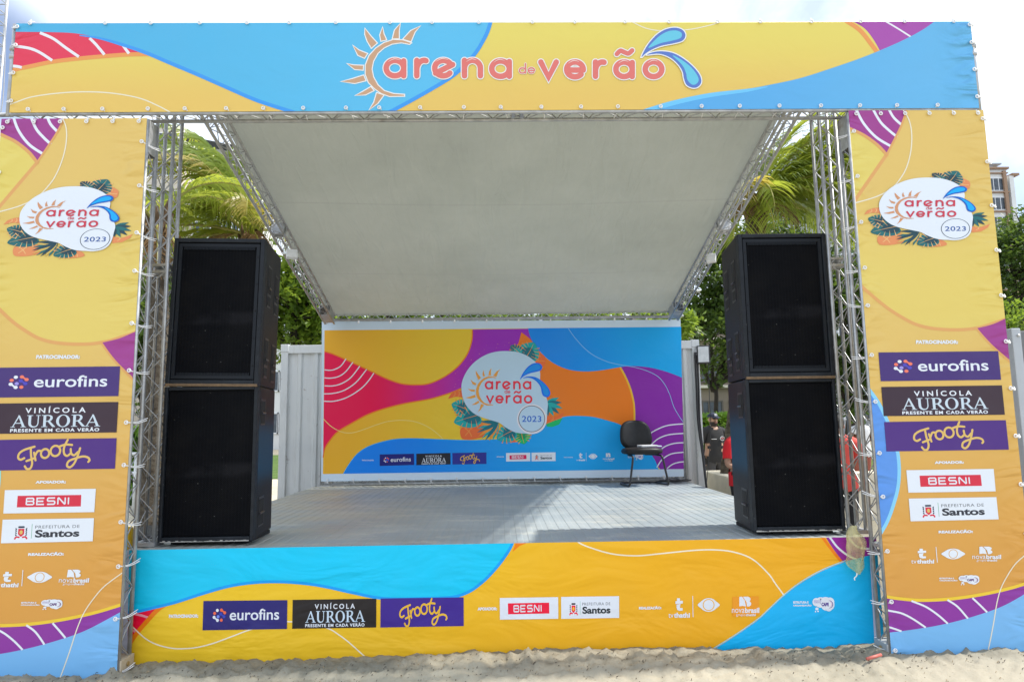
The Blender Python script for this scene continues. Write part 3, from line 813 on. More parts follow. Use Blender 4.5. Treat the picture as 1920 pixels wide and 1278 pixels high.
for k in range(20):
    x = 110 + k * 88 if k else 62; x = x + random.uniform(-8, 8)
    p = W(min(x, 1805), 47 - 10 * (x - 30) / 1788, YB); tie(TB, (p.x, YB - .008, 4.497), (0, .25, 1), .03)
for k in range(24):
    x = 52 + k * 74 + random.uniform(-7, 7)
    if x > 1815: continue
    p = W(x, 207, YB); tie(TB, (p.x, YB - .008, 3.847), (random.choice((.3, .0, -.1, .45, .25)) if x < 1500 else -.5, .8, -.25), .10)
for z in (4.47, 4.33, 4.12, 3.91): tie(TB, (-3.42, YB - .008, z), (-1, .3, .1), .05); tie(TB, (3.505, YB - .008, z), (1, .3, .1), .05)

# --- side banners: one print, hung twice
def fit(pairs, Yp):
    n = len(pairs); L = [W(*a, Yp) for a, b in pairs]; R = [W(*b, Yp) for a, b in pairs]
    def lsq(u, v):
        mu = sum(u) / n; mv = sum(v) / n
        a = sum((p - mu) * (q - mv) for p, q in zip(u, v)) / sum((p - mu) ** 2 for p in u); return a, mv - a * mu
    return lsq([p.x for p in R], [p.x for p in L]), lsq([p.z for p in R], [p.z for p in L])
(axx, bxx), (azz, bzz) = fit([((185, 449), (1791, 430)), ((185.8, 793), (1848.6, 762.7)), ((16.3, 797.7), (1688.4, 764.7)), ((73, 304), (1662.4, 288)), ((151.5, 926), (1838, 889)),
                              ((171.5, 1014.5), (1872, 972.5)), ((71.5, 1082.5), (1786.8, 1037.5))], YB)
def side_banner(left):
    if left:
        nm = 'tall yellow sponsor banner on the left, its outer edge cut by the picture frame'
        post = lambda q: (axx * q[0] + bxx, azz * q[1] + bzz); clip = (axx * 2.555 + bxx - .02, -2.469, -.12, 3.782)
    else:
        nm = 'tall yellow sponsor banner on the right of the stage, hung beside the right speaker stack'
        post = None; clip = (2.557, 3.549, -.12, 3.812)
    xr = (clip[0], clip[1]); pre = 'left' if left else 'right'
    root = thing('banner', nm, 'banner', ((clip[0] + clip[1]) / 2, YB, 0.02), 'side banners of the stage')
    A = Art(root, YB, clip, post); A.part('sheet'); L = 1.06
    C = palette(pre + ' side', L, True, None)  # side print: its backlit, hazy paleness is part of the colours
    beige = vinyl(pre + ' side beige', rgb(226, 193, 112, L), rgb(220, 160, 80, L), 'z', 2.4, .4, xr=xr)
    w = clip[1] - clip[0]
    ylw = vinyl(pre + ' side yellow', rgb(228, 208, 112, L), rgb(227, 196, 112, L), 'x', clip[0] + .12 * w, clip[0] + .75 * w, xr=xr)
    org = vinyl(pre + ' side orange', rgb(224, 168, 104, L)); pur = vinyl(pre + ' side purple', rgb(160, 66, 142, L), xr=xr); pur2 = vinyl(pre + ' side violet', rgb(142, 58, 158, L), xr=xr)
    blu = vinyl(pre + ' side blue', rgb(96, 152, 228, L), xr=xr); sky_b = vinyl(pre + ' side pale blue', rgb(122, 184, 234, L), rgb(128, 186, 236, L), 'z', 0, .5, xr=xr); rim = vinyl(pre + ' side rim', rgb(142, 212, 246, L))
    lem = vinyl(pre + ' side lemon', rgb(240, 204, 72, L)); wh = C['white']; crm = vinyl(pre + ' side cream', rgb(238, 230, 206, L))
    A.emit([[(1450, 150), (2100, 150), (2100, 1400)], [(1450, 150), (2100, 1400), (1450, 1400)]], beige, 0)
    ylw2 = vinyl(pre + ' side yellow blend', rgb(226, 193, 112, L), rgb(228, 204, 112, L), 'z', 3.35, 2.55, xr=xr)
    A.poly([(1580, 240)] + cr2([(1597, 243), (1620, 254), (1645, 272), (1662, 290)]) + [(1603, 377), (1560, 440), (1540, 300)], ylw, 1)
    A.poly([(1662, 290), (1690, 232), (1900, 232), (1905, 590)] +
           cr2([(1905, 588), (1883, 597), (1862, 604.5), (1840, 611), (1815, 615), (1790, 616), (1765, 615), (1740, 612.5), (1715, 605), (1690, 592), (1665, 576), (1640, 556), (1616, 535), (1590, 505)]) + [(1560, 470), (1560, 438), (1603, 376)], ylw2, 1)
    A.stroke([(1905, 590), (1883, 599), (1862, 606), (1840, 613), (1815, 617), (1790, 618), (1765, 617), (1740, 614), (1715, 607), (1690, 594), (1665, 578), (1640, 558), (1614, 535), (1585, 502)], 6, org, 2)
    A.stroke([(1663, 289), (1600, 380), (1560, 440)], 6.5, org, 2, False)
    A.poly([(1560, 190), (1702, 190), (1700, 207)] + cr2([(1700, 207), (1690, 232), (1677, 258), (1662, 288)]) + cr2([(1662, 288), (1645, 270), (1622, 252), (1596, 241)]) + [(1560, 228)], pur, 3)
    A.stroke([(1575, 234), (1597, 243), (1620, 254), (1645, 272), (1663, 291)], 5.5, org, 4); A.stroke([(1702, 200), (1691, 233), (1678, 260), (1662, 291)], 4, org, 5)
    for p in ([(1603, 200), (1618, 230), (1642, 257), (1671, 275)], [(1634, 200), (1650, 228), (1667, 245), (1682, 257)], [(1664, 200), (1675, 220), (1691, 235)]): A.stroke(p, 4.6, wh, 4, True, None, False)
    A.stroke([(1691, 203), (1704, 225), (1709, 250), (1708, 280), (1701, 310), (1690, 332), (1671, 354), (1640, 370), (1590, 384)], 2.2, crm, 6)
    A.poly(cr2([(1830, 615.5), (1860, 608), (1884, 597.5), (1910, 585)]) + [(1910, 700)] + cr2([(1895, 676), (1870, 655), (1850, 636), (1830, 615.5)]), pur, 3)
    A.stroke([(1829, 614), (1848, 636), (1868, 656), (1897, 681)], 3.5, org, 4)
    lens = cr2([(1630, 730), (1648, 757), (1662, 790), (1676, 830), (1683, 870), (1682, 910), (1673, 945), (1662, 975), (1648, 1000)])
    A.poly([(1560, 730)] + lens + [(1560, 1000)], blu, 3); A.stroke([(1628, 728), (1647, 755), (1664, 790), (1679, 830), (1685.5, 870), (1684, 910), (1675, 946), (1663, 978), (1648, 1004)], 6.5, rim, 4)
    q2 = lambda x, y: (1440 + x / 4, 960 + y / 4)
    st = [(700, 595), (905, 634), (1000, 647), (1100, 656), (1200, 657), (1350, 649), (1500, 631), (1650, 605), (1800, 571), (1920, 536), (2080, 480), (2400, 350)]
    lo = [(700, 925), (930, 897), (1000, 889), (1100, 875), (1250, 851), (1400, 818), (1550, 776), (1700, 726), (1800, 682), (1920, 614), (2080, 520), (2400, 352)]
    A.poly(cr2(st) + cr2(lo)[::-1], pur2, 3, False, q2); A.stroke(st, 24, lem, 5, True, q2)
    A.poly(cr2(lo) + [(2400, 1400), (700, 1400)], sky_b, 4, False, q2)
    for p in ([(860, 725), (910, 736), (1000, 755), (1085, 797), (1182, 862)], [(1075, 663), (1180, 705), (1270, 765), (1347, 832)], [(1345, 655), (1420, 705), (1498, 794)], [(1532, 640), (1590, 695), (1642, 747)], [(860, 848), (925, 864), (1000, 890)]):
        A.stroke(p, 14, wh, 6, True, q2, False)
    A.stroke([(2040, 230), (1920, 325), (1850, 390), (1790, 480), (1745, 570), (1715, 680), (1690, 830), (1665, 960), (1630, 1120)], 8, crm, 7, True, q2)
    A.part('logo')
    lf = lambda x, y: (1440 + (828 + (x - 215) * .7127) / 3.994, 320 + (57 + (y - 170) * .497 - (x - 215) * .006) / 3.994)
    blob_logo(A, lf, C, 9)
    k1 = lambda x, y: (1440 + x / 3.994, 640 + y / 3.994)
    A.part('caption'); text(A, 'PATROCINADOR:', rectq(1717, 637.5, 1796, 644.5), wh, 9, .065, 1.05)
    eurofins(A, [k1(826, 82), k1(1722, 72), k1(1744, 286), k1(843, 297)], C, 9)
    aurora(A, [k1(847, 340), k1(1750, 328), k1(1772, 547), k1(865, 558)], C, 9)
    frooty(A, [k1(868, 602), k1(1779, 588), k1(1802, 808), k1(886, 822)], C, 9)
    A.part('caption'); text(A, 'APOIADOR:', quad(k1(1245, 895), k1(1464, 892), k1(1465, 913), k1(1246, 915)), wh, 9, .065, 1.05)
    besni(A, [k1(1034, 962), k1(1688, 952), k1(1703, 1120), k1(1050, 1130)], [k1(1133, 1003), k1(1590, 996), k1(1600, 1079), k1(1140, 1086)], C, 9)
    santos(A, [k1(1052, 1174), k1(1708, 1163), q2(1728, 51), q2(1068, 66)], C, 9)
    A.part('caption'); text(A, 'REALIZAÇÃO:', quad(q2(1277, 132), q2(1534, 127), q2(1536, 158), q2(1278, 160)), wh, 9, .065, 1.02)
    bx = lambda a, b, c, d: q2(a, b) + q2(c, d)
    tvt(A, bx(1120, 271, 1184, 344), [q2(1258, 258), q2(1268, 374)], bx(1072, 350, 1244, 382), C, 9)
    eye(A, q2(1387, 310), 22.5, 10, C, vinyl(pre + ' side eye ring', rgb(222, 170, 94, L)), 9)
    nova(A, bx(1583, 255, 1682, 312), bx(1530, 316, 1746, 348), bx(1562, 350, 1716, 370), C, 9)
    cape(A, bx(1283, 487, 1392, 499), bx(1283, 503, 1419, 516), bx(1425, 468, 1584, 543), C, 9)
    A.finish()
    zt = clip[3]
    inner = clip[1] if left else clip[0]; sgn = 1 if left else -1
    for k in range(12):
        z = zt - .16 - k * .325 + random.uniform(-.03, .03)
        tie(root, (inner - sgn * .022, YB - .008, z), (sgn * .75, .9, random.choice((-.15, .12, -.3))), .13)
    out = clip[0] if left else clip[1]
    for k in range(12):
        tie(root, (out + sgn * .02, YB - .008, zt - .07 - k * .325), (-sgn, .3, -.1), .045)
    for k in range(6):
        tie(root, (clip[0] + .05 + k * (w - .1) / 5, YB - .008, zt - .028), (.0, .5, 1), .045)
    return root
side_banner(True); side_banner(False)

# --- skirt banner across the front of the stage
YS = 0.185
SK = thing('banner', 'low wide cyan and yellow banner hiding the front of the stage above the sand', 'banner', (0.04, YS, 0.02))
sk_clip = (-2.62, 2.625, -.15, 2)
zt_l = W(255, 1030, YS); zt_r = W(1630, 1006, YS)
A = Art(SK, YS, (-2.62, 2.625, -.15, (zt_l.z + zt_r.z) / 2)); A.part('sheet'); L = .86
C = palette('skirt', L, False)
yb = vinyl('skirt yellow', rgb(240, 198, 54, L), rgb(242, 176, 44, L), 'd', -2.7, 1.6)
cy = vinyl('skirt cyan', rgb(0, 200, 240, L)); cyr = vinyl('skirt cyan rim', rgb(0, 152, 228, L)); rd = vinyl('skirt red', rgb(228, 8, 58, L)); orr = vinyl('skirt orange', rgb(252, 136, 22, L))
cb = vinyl('skirt blue', rgb(0, 178, 236, L)); wh = C['white']; crm = vinyl('skirt cream', rgb(250, 240, 214, L)); pu = vinyl('skirt purple', rgb(134, 34, 142, L)); pk = vinyl('skirt pink', rgb(250, 160, 176, L))
A.emit([[(150, 980), (1750, 980), (1750, 1300)], [(150, 980), (1750, 1300), (150, 1300)]], yb, 0)
bo = [(963, 1000), (960, 1020), (945, 1045), (925, 1070), (905, 1090), (880, 1108), (850, 1118), (800, 1121), (720, 1121), (660, 1110), (620, 1101), (580, 1094), (530, 1090), (480, 1091), (430, 1098), (380, 1112), (330, 1128), (290, 1138), (245, 1147), (150, 1152)]
A.poly([(150, 1140), (245, 1146), (290, 1138), (305, 1134), (275, 1163), (255, 1188), (243, 1207), (225, 1240), (150, 1260)], rd, 1)
A.stroke([(312, 1131), (296, 1142), (278, 1161), (260, 1182), (247, 1200), (238, 1216), (222, 1245)], 8, orr, 3)
for p in ([(225, 1145), (246, 1149), (262, 1152), (278, 1157)], [(225, 1176), (242, 1179), (254, 1183)]): A.stroke(p, 4.5, pk, 2, True, None, False)
A.poly([(150, 980)] + [(963, 980)] + cr2(bo) + [(150, 1100)], cy, 4); A.stroke(bo, 5.5, cyr, 5)
A.poly([(966, 1000), (966, 1019), (961, 1034), (974, 1023), (988, 1017), (1000, 1000)], orr, 1)
k4 = lambda x, y: (x / 4, 960 + y / 4)
A.stroke([(940, 800), (975, 835), (1030, 890), (1100, 950), (1180, 990), (1280, 1015), (1370, 1020), (1480, 1010), (1600, 980), (1750, 925), (1870, 880), (2080, 820), (2300, 830), (2460, 868), (2540, 915), (2620, 975), (2720, 1065), (2830, 1160)], 9.5, crm, 6, True, k4)
A.stroke([(1075, 1008), (1088, 1018), (1110, 1027), (1150, 1038), (1195, 1041), (1240, 1037), (1300, 1031), (1340, 1030), (1375, 1034), (1410, 1047), (1440, 1074), (1455, 1095), (1475, 1122)], 2.6, crm, 3)
A.poly([(1540, 990)] + cr2([(1546, 1003), (1560, 1025), (1575, 1045), (1590, 1062)]) + [(1660, 1045), (1660, 990)], pu, 3)
A.stroke([(1538, 1000), (1546, 1012), (1565, 1037), (1586, 1062)], 5, orr, 2)
A.stroke([(1552, 1000), (1559, 1011), (1572, 1027), (1592, 1042), (1610, 1049)], 3.6, wh, 4); A.stroke([(1585, 1000), (1600, 1018), (1612, 1026), (1640, 1029)], 3.6, wh, 4)
A.poly(cr2([(1270, 1262), (1305, 1235), (1340, 1215), (1380, 1190), (1420, 1162), (1440, 1144), (1470, 1116), (1500, 1093), (1540, 1070), (1585, 1052), (1612, 1045), (1640, 1038), (1680, 1032)]) + [(1680, 1300), (1270, 1300)], cb, 5)
A.stroke([(1270, 1260), (1305, 1233), (1340, 1213), (1380, 1188), (1420, 1160), (1440, 1142), (1470, 1114), (1500, 1091), (1540, 1068), (1585, 1050)], 1.6, vinyl('skirt pale edge', rgb(150, 206, 220, L)), 6)
A.part('hem'); hm = vinyl('skirt hem', rgb(196, 206, 228, L))
A.poly([(1627.5, 985), (1636, 985), (1652, 1250), (1642, 1250)], hm, 8, False); A.part('hem'); A.poly([(215, 1000), (243, 1000), (238, 1300), (200, 1300)], hm, 8, False)
A.part('caption'); text(A, 'PATROCINADOR:', rectq(317, 1151, 372, 1157.5, sl=-.012), wh, 9, .065, 1.05)
eurofins(A, [(381.7, 1125.7), (539, 1124), (538.2, 1178), (380, 1180.5)], C, 9)
aurora(A, [(549, 1123.6), (705.7, 1121.3), (705.4, 1175.2), (548, 1177.7)], C, 9)
frooty(A, [(713.7, 1121), (869.3, 1118.8), (869.5, 1172.5), (713.3, 1175.3)], C, 9)
A.part('caption'); text(A, 'APOIADOR:', rectq(895.5, 1137.5, 932, 1143.5, sl=-.012), wh, 9, .065, 1.05)
besni(A, [(937, 1120), (1046.5, 1118.3), (1046.7, 1158.8), (937.4, 1160.5)], [(952.3, 1130), (1029.6, 1128.6), (1030, 1149), (952.6, 1150.6)], C, 9)
santos(A, [(1052, 1118), (1160.6, 1116.5), (1160.8, 1157.2), (1052.3, 1159)], C, 9)
A.part('caption'); text(A, 'REALIZAÇÃO:', rectq(1198, 1135.5, 1240, 1142.5, sl=-.012), wh, 9, .065, 1.02)
tvt(A, (1266, 1120.5, 1280, 1144), [(1298.6, 1116), (1299.3, 1156)], (1253.2, 1147.5, 1293.4, 1157), C, 9)
eye(A, (1328.5, 1133), 20.8, 12.8, C, yb, 9)
nova(A, (1386, 1117.5, 1408.5, 1136), (1372, 1138, 1423.4, 1148), (1380, 1149.3, 1416.6, 1155), C, 9, vinyl('skirt logo orange', rgb(250, 164, 50, L)), [(1373, 1118), (1422.5, 1117), (1423, 1152), (1373, 1155)])
cape(A, (1487, 1126, 1515.6, 1130.4), (1487, 1132, 1521.5, 1136.2), (1522.5, 1118, 1564.5, 1146.5), C, 9)
A.finish()

# --- backdrop
YK = 4.85
BK = thing('banner', 'colourful arena de verão backdrop with white hem behind the black chair', 'banner', (0.06, YK, .77))
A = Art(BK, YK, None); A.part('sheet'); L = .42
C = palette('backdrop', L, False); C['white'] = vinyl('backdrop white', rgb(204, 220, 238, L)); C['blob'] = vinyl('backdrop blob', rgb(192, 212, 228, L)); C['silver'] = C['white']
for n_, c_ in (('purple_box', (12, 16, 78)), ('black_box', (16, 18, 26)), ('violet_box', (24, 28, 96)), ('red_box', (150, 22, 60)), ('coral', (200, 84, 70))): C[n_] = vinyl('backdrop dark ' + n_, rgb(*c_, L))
A.poly([(603.5, 603), (1276, 599), (1282.3, 893), (602, 902)], vinyl('backdrop hem', rgb(200, 216, 230, L)), 0)
k5 = lambda x, y: (600 + x / 5.325, 600 + y / 5.325)
k6 = lambda x, y: (940 + x / 5.325, 600 + y / 5.325)
k8 = lambda x, y: (960 + x / 5.325, 780 + y / 5.325)
inside = lambda: None
PA = [(608.5, 619), (1277, 612.5), (1282, 878.6), (605.4, 888)]
ex = lambda lo, hi: (W(lo, 750, YK).x, W(hi, 750, YK).x)
och = vinyl('backdrop ochre', rgb(172, 128, 38, L), rgb(164, 138, 40, L), 'x', *ex(620, 880)); A.poly(PA, och, 1)
up = [(45, 312), (130, 338), (260, 395), (400, 460), (540, 525), (680, 590), (820, 635), (970, 645), (1100, 630), (1250, 560), (1380, 460), (1470, 340), (1515, 210), (1522, 100)]
dn = [(1620, 640), (1410, 680), (1300, 725), (1100, 785), (850, 830), (650, 880), (480, 940), (330, 1020), (180, 1110), (100, 1200), (50, 1280), (32, 1370)]
mag = vinyl('backdrop magenta', rgb(164, 0, 54, L), rgb(104, 26, 126, L), 'x', *ex(690, 930)); ora = vinyl('backdrop orange', rgb(204, 108, 34, L)); gl = vinyl('backdrop gold', rgb(230, 184, 40, L))
A.poly([k5(*p) for p in cr2(up)] + [(885.8, 617.5), (992, 616), (1015, 660), (990, 720), (880, 725)] + [k5(*p) for p in cr2(dn)], mag, 2)
A.stroke([k5(*p) for p in up], 2.3, ora, 3, cap=False); A.stroke([k5(*p) for p in dn[1:]], 2.3, ora, 3, cap=False)
A.poly([k6(*p) for p in cr2([(200, 120), (290, 190), (340, 265), (430, 365), (540, 440), (680, 495), (840, 512), (1000, 500), (1190, 468)])] +
       [k6(*p) for p in cr2([(1190, 468), (1240, 560), (1290, 680), (1320, 800), (1331, 900), (1331, 1010)])] + [(1190, 806), (1180, 815), (960, 828), (940, 760)], ora, 4)
bb = vinyl('backdrop blue', rgb(0, 100, 182, L), rgb(0, 142, 204, L), 'x', *ex(720, 1060)); bb2 = vinyl('backdrop upper blue', rgb(0, 98, 170, L), rgb(0, 146, 206, L), 'x', *ex(1010, 1270)); bp = vinyl('backdrop purple', rgb(90, 25, 110, L))
A.poly([k6(*p) for p in cr2([(1190, 468), (1240, 560), (1290, 680), (1320, 800), (1331, 900), (1331, 1010)])] + [(1195, 840), (1220, 860), (1238, 879.2), (1282, 878.6), (1278.8, 700), (1240, 680), (1180, 683)], bp, 5)
tb_ = cr2([(644, 887.5), (654.5, 870), (669.5, 851), (688, 838), (712.7, 829), (742.7, 822.8), (778, 821.7), (825, 823.5), (872, 825), (900, 824.7), (957, 821), (1010, 805), (1030, 792), (1052, 783), (1071, 780), (1090, 780), (1113, 782), (1137, 788), (1162, 796), (1185, 812), (1208, 836), (1226, 860), (1234, 879.2)])
A.poly([tuple(p) for p in tb_], bb, 6); A.stroke([tuple(p) for p in tb_], 1.4, vinyl('backdrop cyan edge', rgb(0, 150, 210, L)), 7, False)
A.poly([k6(*p) for p in cr2([(268, 92), (290, 170), (340, 256), (430, 360), (540, 440), (680, 495), (840, 512), (1000, 500), (1190, 468), (1300, 458), (1450, 468), (1600, 500), (1720, 540), (1803, 574)])] + [(1277, 612.5), (990.5, 615.3)], bb2, 7)
A.stroke([k6(*p) for p in [(1186, 470), (1236, 560), (1286, 680), (1317, 800), (1328, 900), (1328, 1010)]], 3.4, gl, 8, cap=False)
for p in ([(45, 495), (100, 500), (150, 490), (210, 455), (260, 385)], [(45, 575), (110, 578), (190, 560), (260, 510), (328, 420)], [(45, 655), (130, 655), (220, 630), (310, 570), (398, 458)],
          [(40, 735), (130, 730), (240, 700), (360, 620), (466, 490)], [(40, 808), (140, 808), (270, 770), (400, 690), (480, 610), (538, 527)]): A.stroke([k5(*q) for q in p], 1.9, C['white'], 4, cap=False)
cw = vinyl('backdrop cream', rgb(214, 196, 120, L))
A.stroke([k5(*q) for q in [(35, 985), (100, 1050), (170, 1095), (250, 1122), (340, 1120), (450, 1085), (560, 1045), (680, 1010), (830, 998), (960, 1015), (1080, 1065), (1170, 1130), (1233, 1190)]], 1.2, cw, 5)
A.stroke([k6(*q) for q in [(670, 85), (730, 170), (820, 270), (920, 350), (1060, 415), (1200, 448), (1330, 470), (1450, 505), (1560, 560), (1630, 640), (1680, 740), (1720, 860), (1770, 950), (1815, 1015)]], 1.0, vinyl('backdrop fine line', rgb(130, 180, 220, L)), 9)
for p in ([(1300, 230), (1350, 190), (1450, 130), (1560, 90), (1712, 75)], [(1340, 350), (1365, 312), (1450, 230), (1560, 185), (1712, 170)], [(1440, 372), (1450, 360), (1530, 300), (1620, 270), (1715, 263)], [(1445, 510), (1500, 430), (1590, 375), (1715, 358)], [(1548, 520), (1600, 480), (1660, 460), (1715, 453)]):
    A.stroke([k8(*q) for q in p], 2.1, C['white'], 9, cap=False)
A.part('logo'); blob_logo(A, lambda x, y: (830 + x / 6.0875, 630 + y / 6.0875), C, 10, True)
A.part('caption'); text(A, 'PATROCINADOR:', rectq(679, 861, 701, 863.6), C['white'], 10, .02)
eurofins(A, [(712, 851.4), (776.3, 850), (776.6, 871), (712, 873)], C, 10); aurora(A, [(780.6, 850), (844.6, 848.6), (844.8, 870), (780.6, 871.6)], C, 10); frooty(A, [(848.2, 848.7), (912, 847.6), (912.2, 869.2), (848.4, 870.2)], C, 10)
A.part('caption'); text(A, 'APOIADOR:', rectq(931, 854.6, 945, 857), C['white'], 10, .02)
besni(A, [(949, 848.8), (994, 848.1), (994.2, 864), (949, 864.6)], [(955.3, 853), (987, 852.2), (987.2, 860), (955.4, 860.8)], C, 10); santos(A, [(996.7, 848.1), (1041.5, 847.4), (1041.7, 863.6), (996.8, 864.2)], C, 10)
A.part('caption'); text(A, 'REALIZAÇÃO:', rectq(1057.5, 855.6, 1074.5, 858), C['white'], 10, .02)
tvt(A, (1085.6, 849, 1091.8, 858.6), [(1099, 848), (1099.2, 864)], (1080.8, 860, 1097, 863.6), C, 10); eye(A, (1111.8, 855), 8.3, 5.2, C, bb, 10)
nova(A, (1136, 849, 1145, 856.6), (1130.5, 857.8, 1151.6, 861.4), (1134, 862, 1149, 864.4), C, 10); cape(A, (1177, 853, 1188, 855), (1177, 856, 1190, 858), (1190, 850, 1206, 862), C, 10)
A.finish()
for k in range(12):
    p = W(612 + k * 60, 604, YK); tie(BK, (p.x, YK - .008, 3.04), (0, .3, 1), .045)
for k in range(14):
    p = W(614 + k * 48.5, 900, YK); tie(BK, (p.x, YK - .008, W(614 + k * 48.5, 899 - k * .55, YK).z), (.02, -.1, -1), .05)

# ------------------------------------------------------------------ ground
def sand_height(x, y):
    n = noise.noise((x * 1.7, y * 1.9, 3.1)) * .006 + noise.noise((x * 5, y * 6, 7.7)) * .0035
    fine = noise.noise((x * 17, y * 19, 1.3)) * .006 + noise.noise((x * 42, y * 44, 5.3)) * .0035
    d = max(0.0, min(1.0, (y + .55) / .5)); bank = d * d * (3 - 2 * d)
    base = .058 + .012 * math.sin(x * 1.3 + 1) + (.018 if x > 2.3 else 0) - (.02 if x < -2.4 else 0)
    rid = (1 - abs(noise.noise((x * 9, y * 12, 2.2)))) ** 3 * .003 + (1 - abs(noise.noise((x * 24, y * 26, 6.2)))) ** 4 * .004
    n += rid * (.25 + bank * .9) - .006
    crest = math.exp(-((y - .03) / .12) ** 2) * (.046 * abs(noise.noise((x * 2.6, 0, 9))) + .050 * max(0, noise.noise((x * 9, 2, 4))) + .024 * noise.noise((x * 27, 5, 1)))
    k = 1.0 if y < .5 else max(0.0, 1 - (y - .5) / .6)
    return (bank * base + n + crest + fine * (1.3 + 2.6 * bank)) * k
xs = np.concatenate([[-900, -300, -80, -30, -12, -7], np.arange(-5.2, 5.2001, .024), [7, 12, 30, 80, 300, 900]])
ys = np.concatenate([[-60, -12, -5, -2.5, -1.7], np.arange(-1.35, .5, .019), [.55, .7, .9, 1.2, 3, 8, 20, 60, 200, 900]])
mb = MB(); nx = len(xs)
for yy in ys:
    for xx in xs:
        near = abs(xx) < 6 and yy > -2 and yy < 1.5
        mb.v.append((float(xx), float(yy), sand_height(float(xx), float(yy)) if near else 0.0))
for j in range(len(ys) - 1):
    for i in range(nx - 1): mb.f.append([j * nx + i, j * nx + i + 1, (j + 1) * nx + i + 1, (j + 1) * nx + i]); mb.mi.append(0)
k = NT('beach sand'); p = k.pos()
f = k.mr(k.noise(p, 1.1, 6, .6), .3, .7, 0, 1); g = k.mr(k.noise(p, 90, 3, .7), .3, .7, 0, 1)
c = k.mix(f, (.295, .27, .21, 1), (.41, .375, .295, 1)); c = k.mix(k.math('MULTIPLY', g, .35), c, (.33, .29, .21, 1))
sepg = k.n('ShaderNodeSeparateXYZ'); k.l(p, sepg.inputs[0]); dug_shade = k.math('MULTIPLY', k.mr(k.math('ADD', sepg.outputs[1], k.math('MULTIPLY', k.noise(p, 4, 5, .6), .34)), -.02, .17, 0, 1, True), k.mr(k.noise(p, 10, 5, .7), .35, .6, .35, .78)); c = k.mix(dug_shade, c, (.165, .148, .11, 1))  # banner foot: damp dug sand and the banners' shadow mixed into the colour
bits = k.mr(k.noise(p, 34, 6, .85, (.5, 1.3, 1)), .60, .68, 0, .8); c = k.mix(bits, c, (.07, .055, .04, 1))
b1 = k.bump(k.noise(p, 45, 5, .7), .55, .012)
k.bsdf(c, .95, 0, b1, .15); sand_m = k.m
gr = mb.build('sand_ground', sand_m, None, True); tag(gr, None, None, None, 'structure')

def litter():
    """dark dried weed and twigs along the foot of the banners: too many to count"""
    rg = random.Random(8); mb = MB(); m = simple('dried weed', (.07, .055, .04), .9); m2 = simple('straw bits', (.33, .25, .15), .9)
    for i in range(900):
        x = rg.uniform(-3.5, 3.6); y = rg.choice((rg.gauss(-.1, .1), rg.uniform(-.7, .1)))
        if x < -2.2 and rg.random() < .5: y = rg.gauss(-.1, .05)
        if y > .15: continue
        z = sand_height(x, y) + .003; a = rg.uniform(-.5, .5) + (0 if rg.random() < .7 else 1.4); l_ = rg.uniform(.003, .014) * (1.5 if x < -2.2 else 1)
        p0 = Vector((x, y, z)); d = Vector((math.cos(a) * l_, math.sin(a) * l_ * .6, rg.uniform(-.004, .012)))
        mb.tube([p0, p0 + d * .5 + Vector((0, 0, rg.uniform(0, .006))), p0 + d], rg.uniform(.001, .0026), 4, m if rg.random() < .68 else m2)
    tag(mb.build('beach_litter', None, None), None, None, None, 'stuff')
litter()
mb = MB(); mb.box((-60, 6.6, -.3), (60, 16.5, .012)); k = NT('promenade paving'); p = k.pos()
br_ = k.n('ShaderNodeTexBrick'); k.l(p, br_.inputs['Vector']); br_.inputs['Scale'].default_value = 1.0
for q, v in (('Color1', (.48, .42, .31, 1)), ('Color2', (.56, .5, .38, 1)), ('Mortar', (.3, .26, .2, 1))): br_.inputs[q].default_value = v
br_.inputs['Mortar Size'].default_value = .012; br_.inputs['Brick Width'].default_value = .6; br_.inputs['Row Height'].default_value = .4
cc = k.mix(k.mr(k.noise(p, .8, 6), .3, .7, 0, .5), br_.outputs['Color'], (.60, .53, .4, 1)); k.bsdf(cc, .9, 0, None, .2)
tag(mb.build('promenade', k.m, None), None, None, None, 'structure')
mb = MB(); mb.box((-90, 16.5, -.3), (90, 34, .03)); k = NT('lawn'); p = k.pos()
k.bsdf(k.mix(k.mr(k.noise(p, 2, 6), .3, .7, 0, 1), (.05, .10, .02, 1), (.12, .18, .04, 1)), .95, 0, k.bump(k.noise(p, 60, 3), .6, .03), .2)
tag(mb.build('lawn', k.m, None), None, None, None, 'structure')

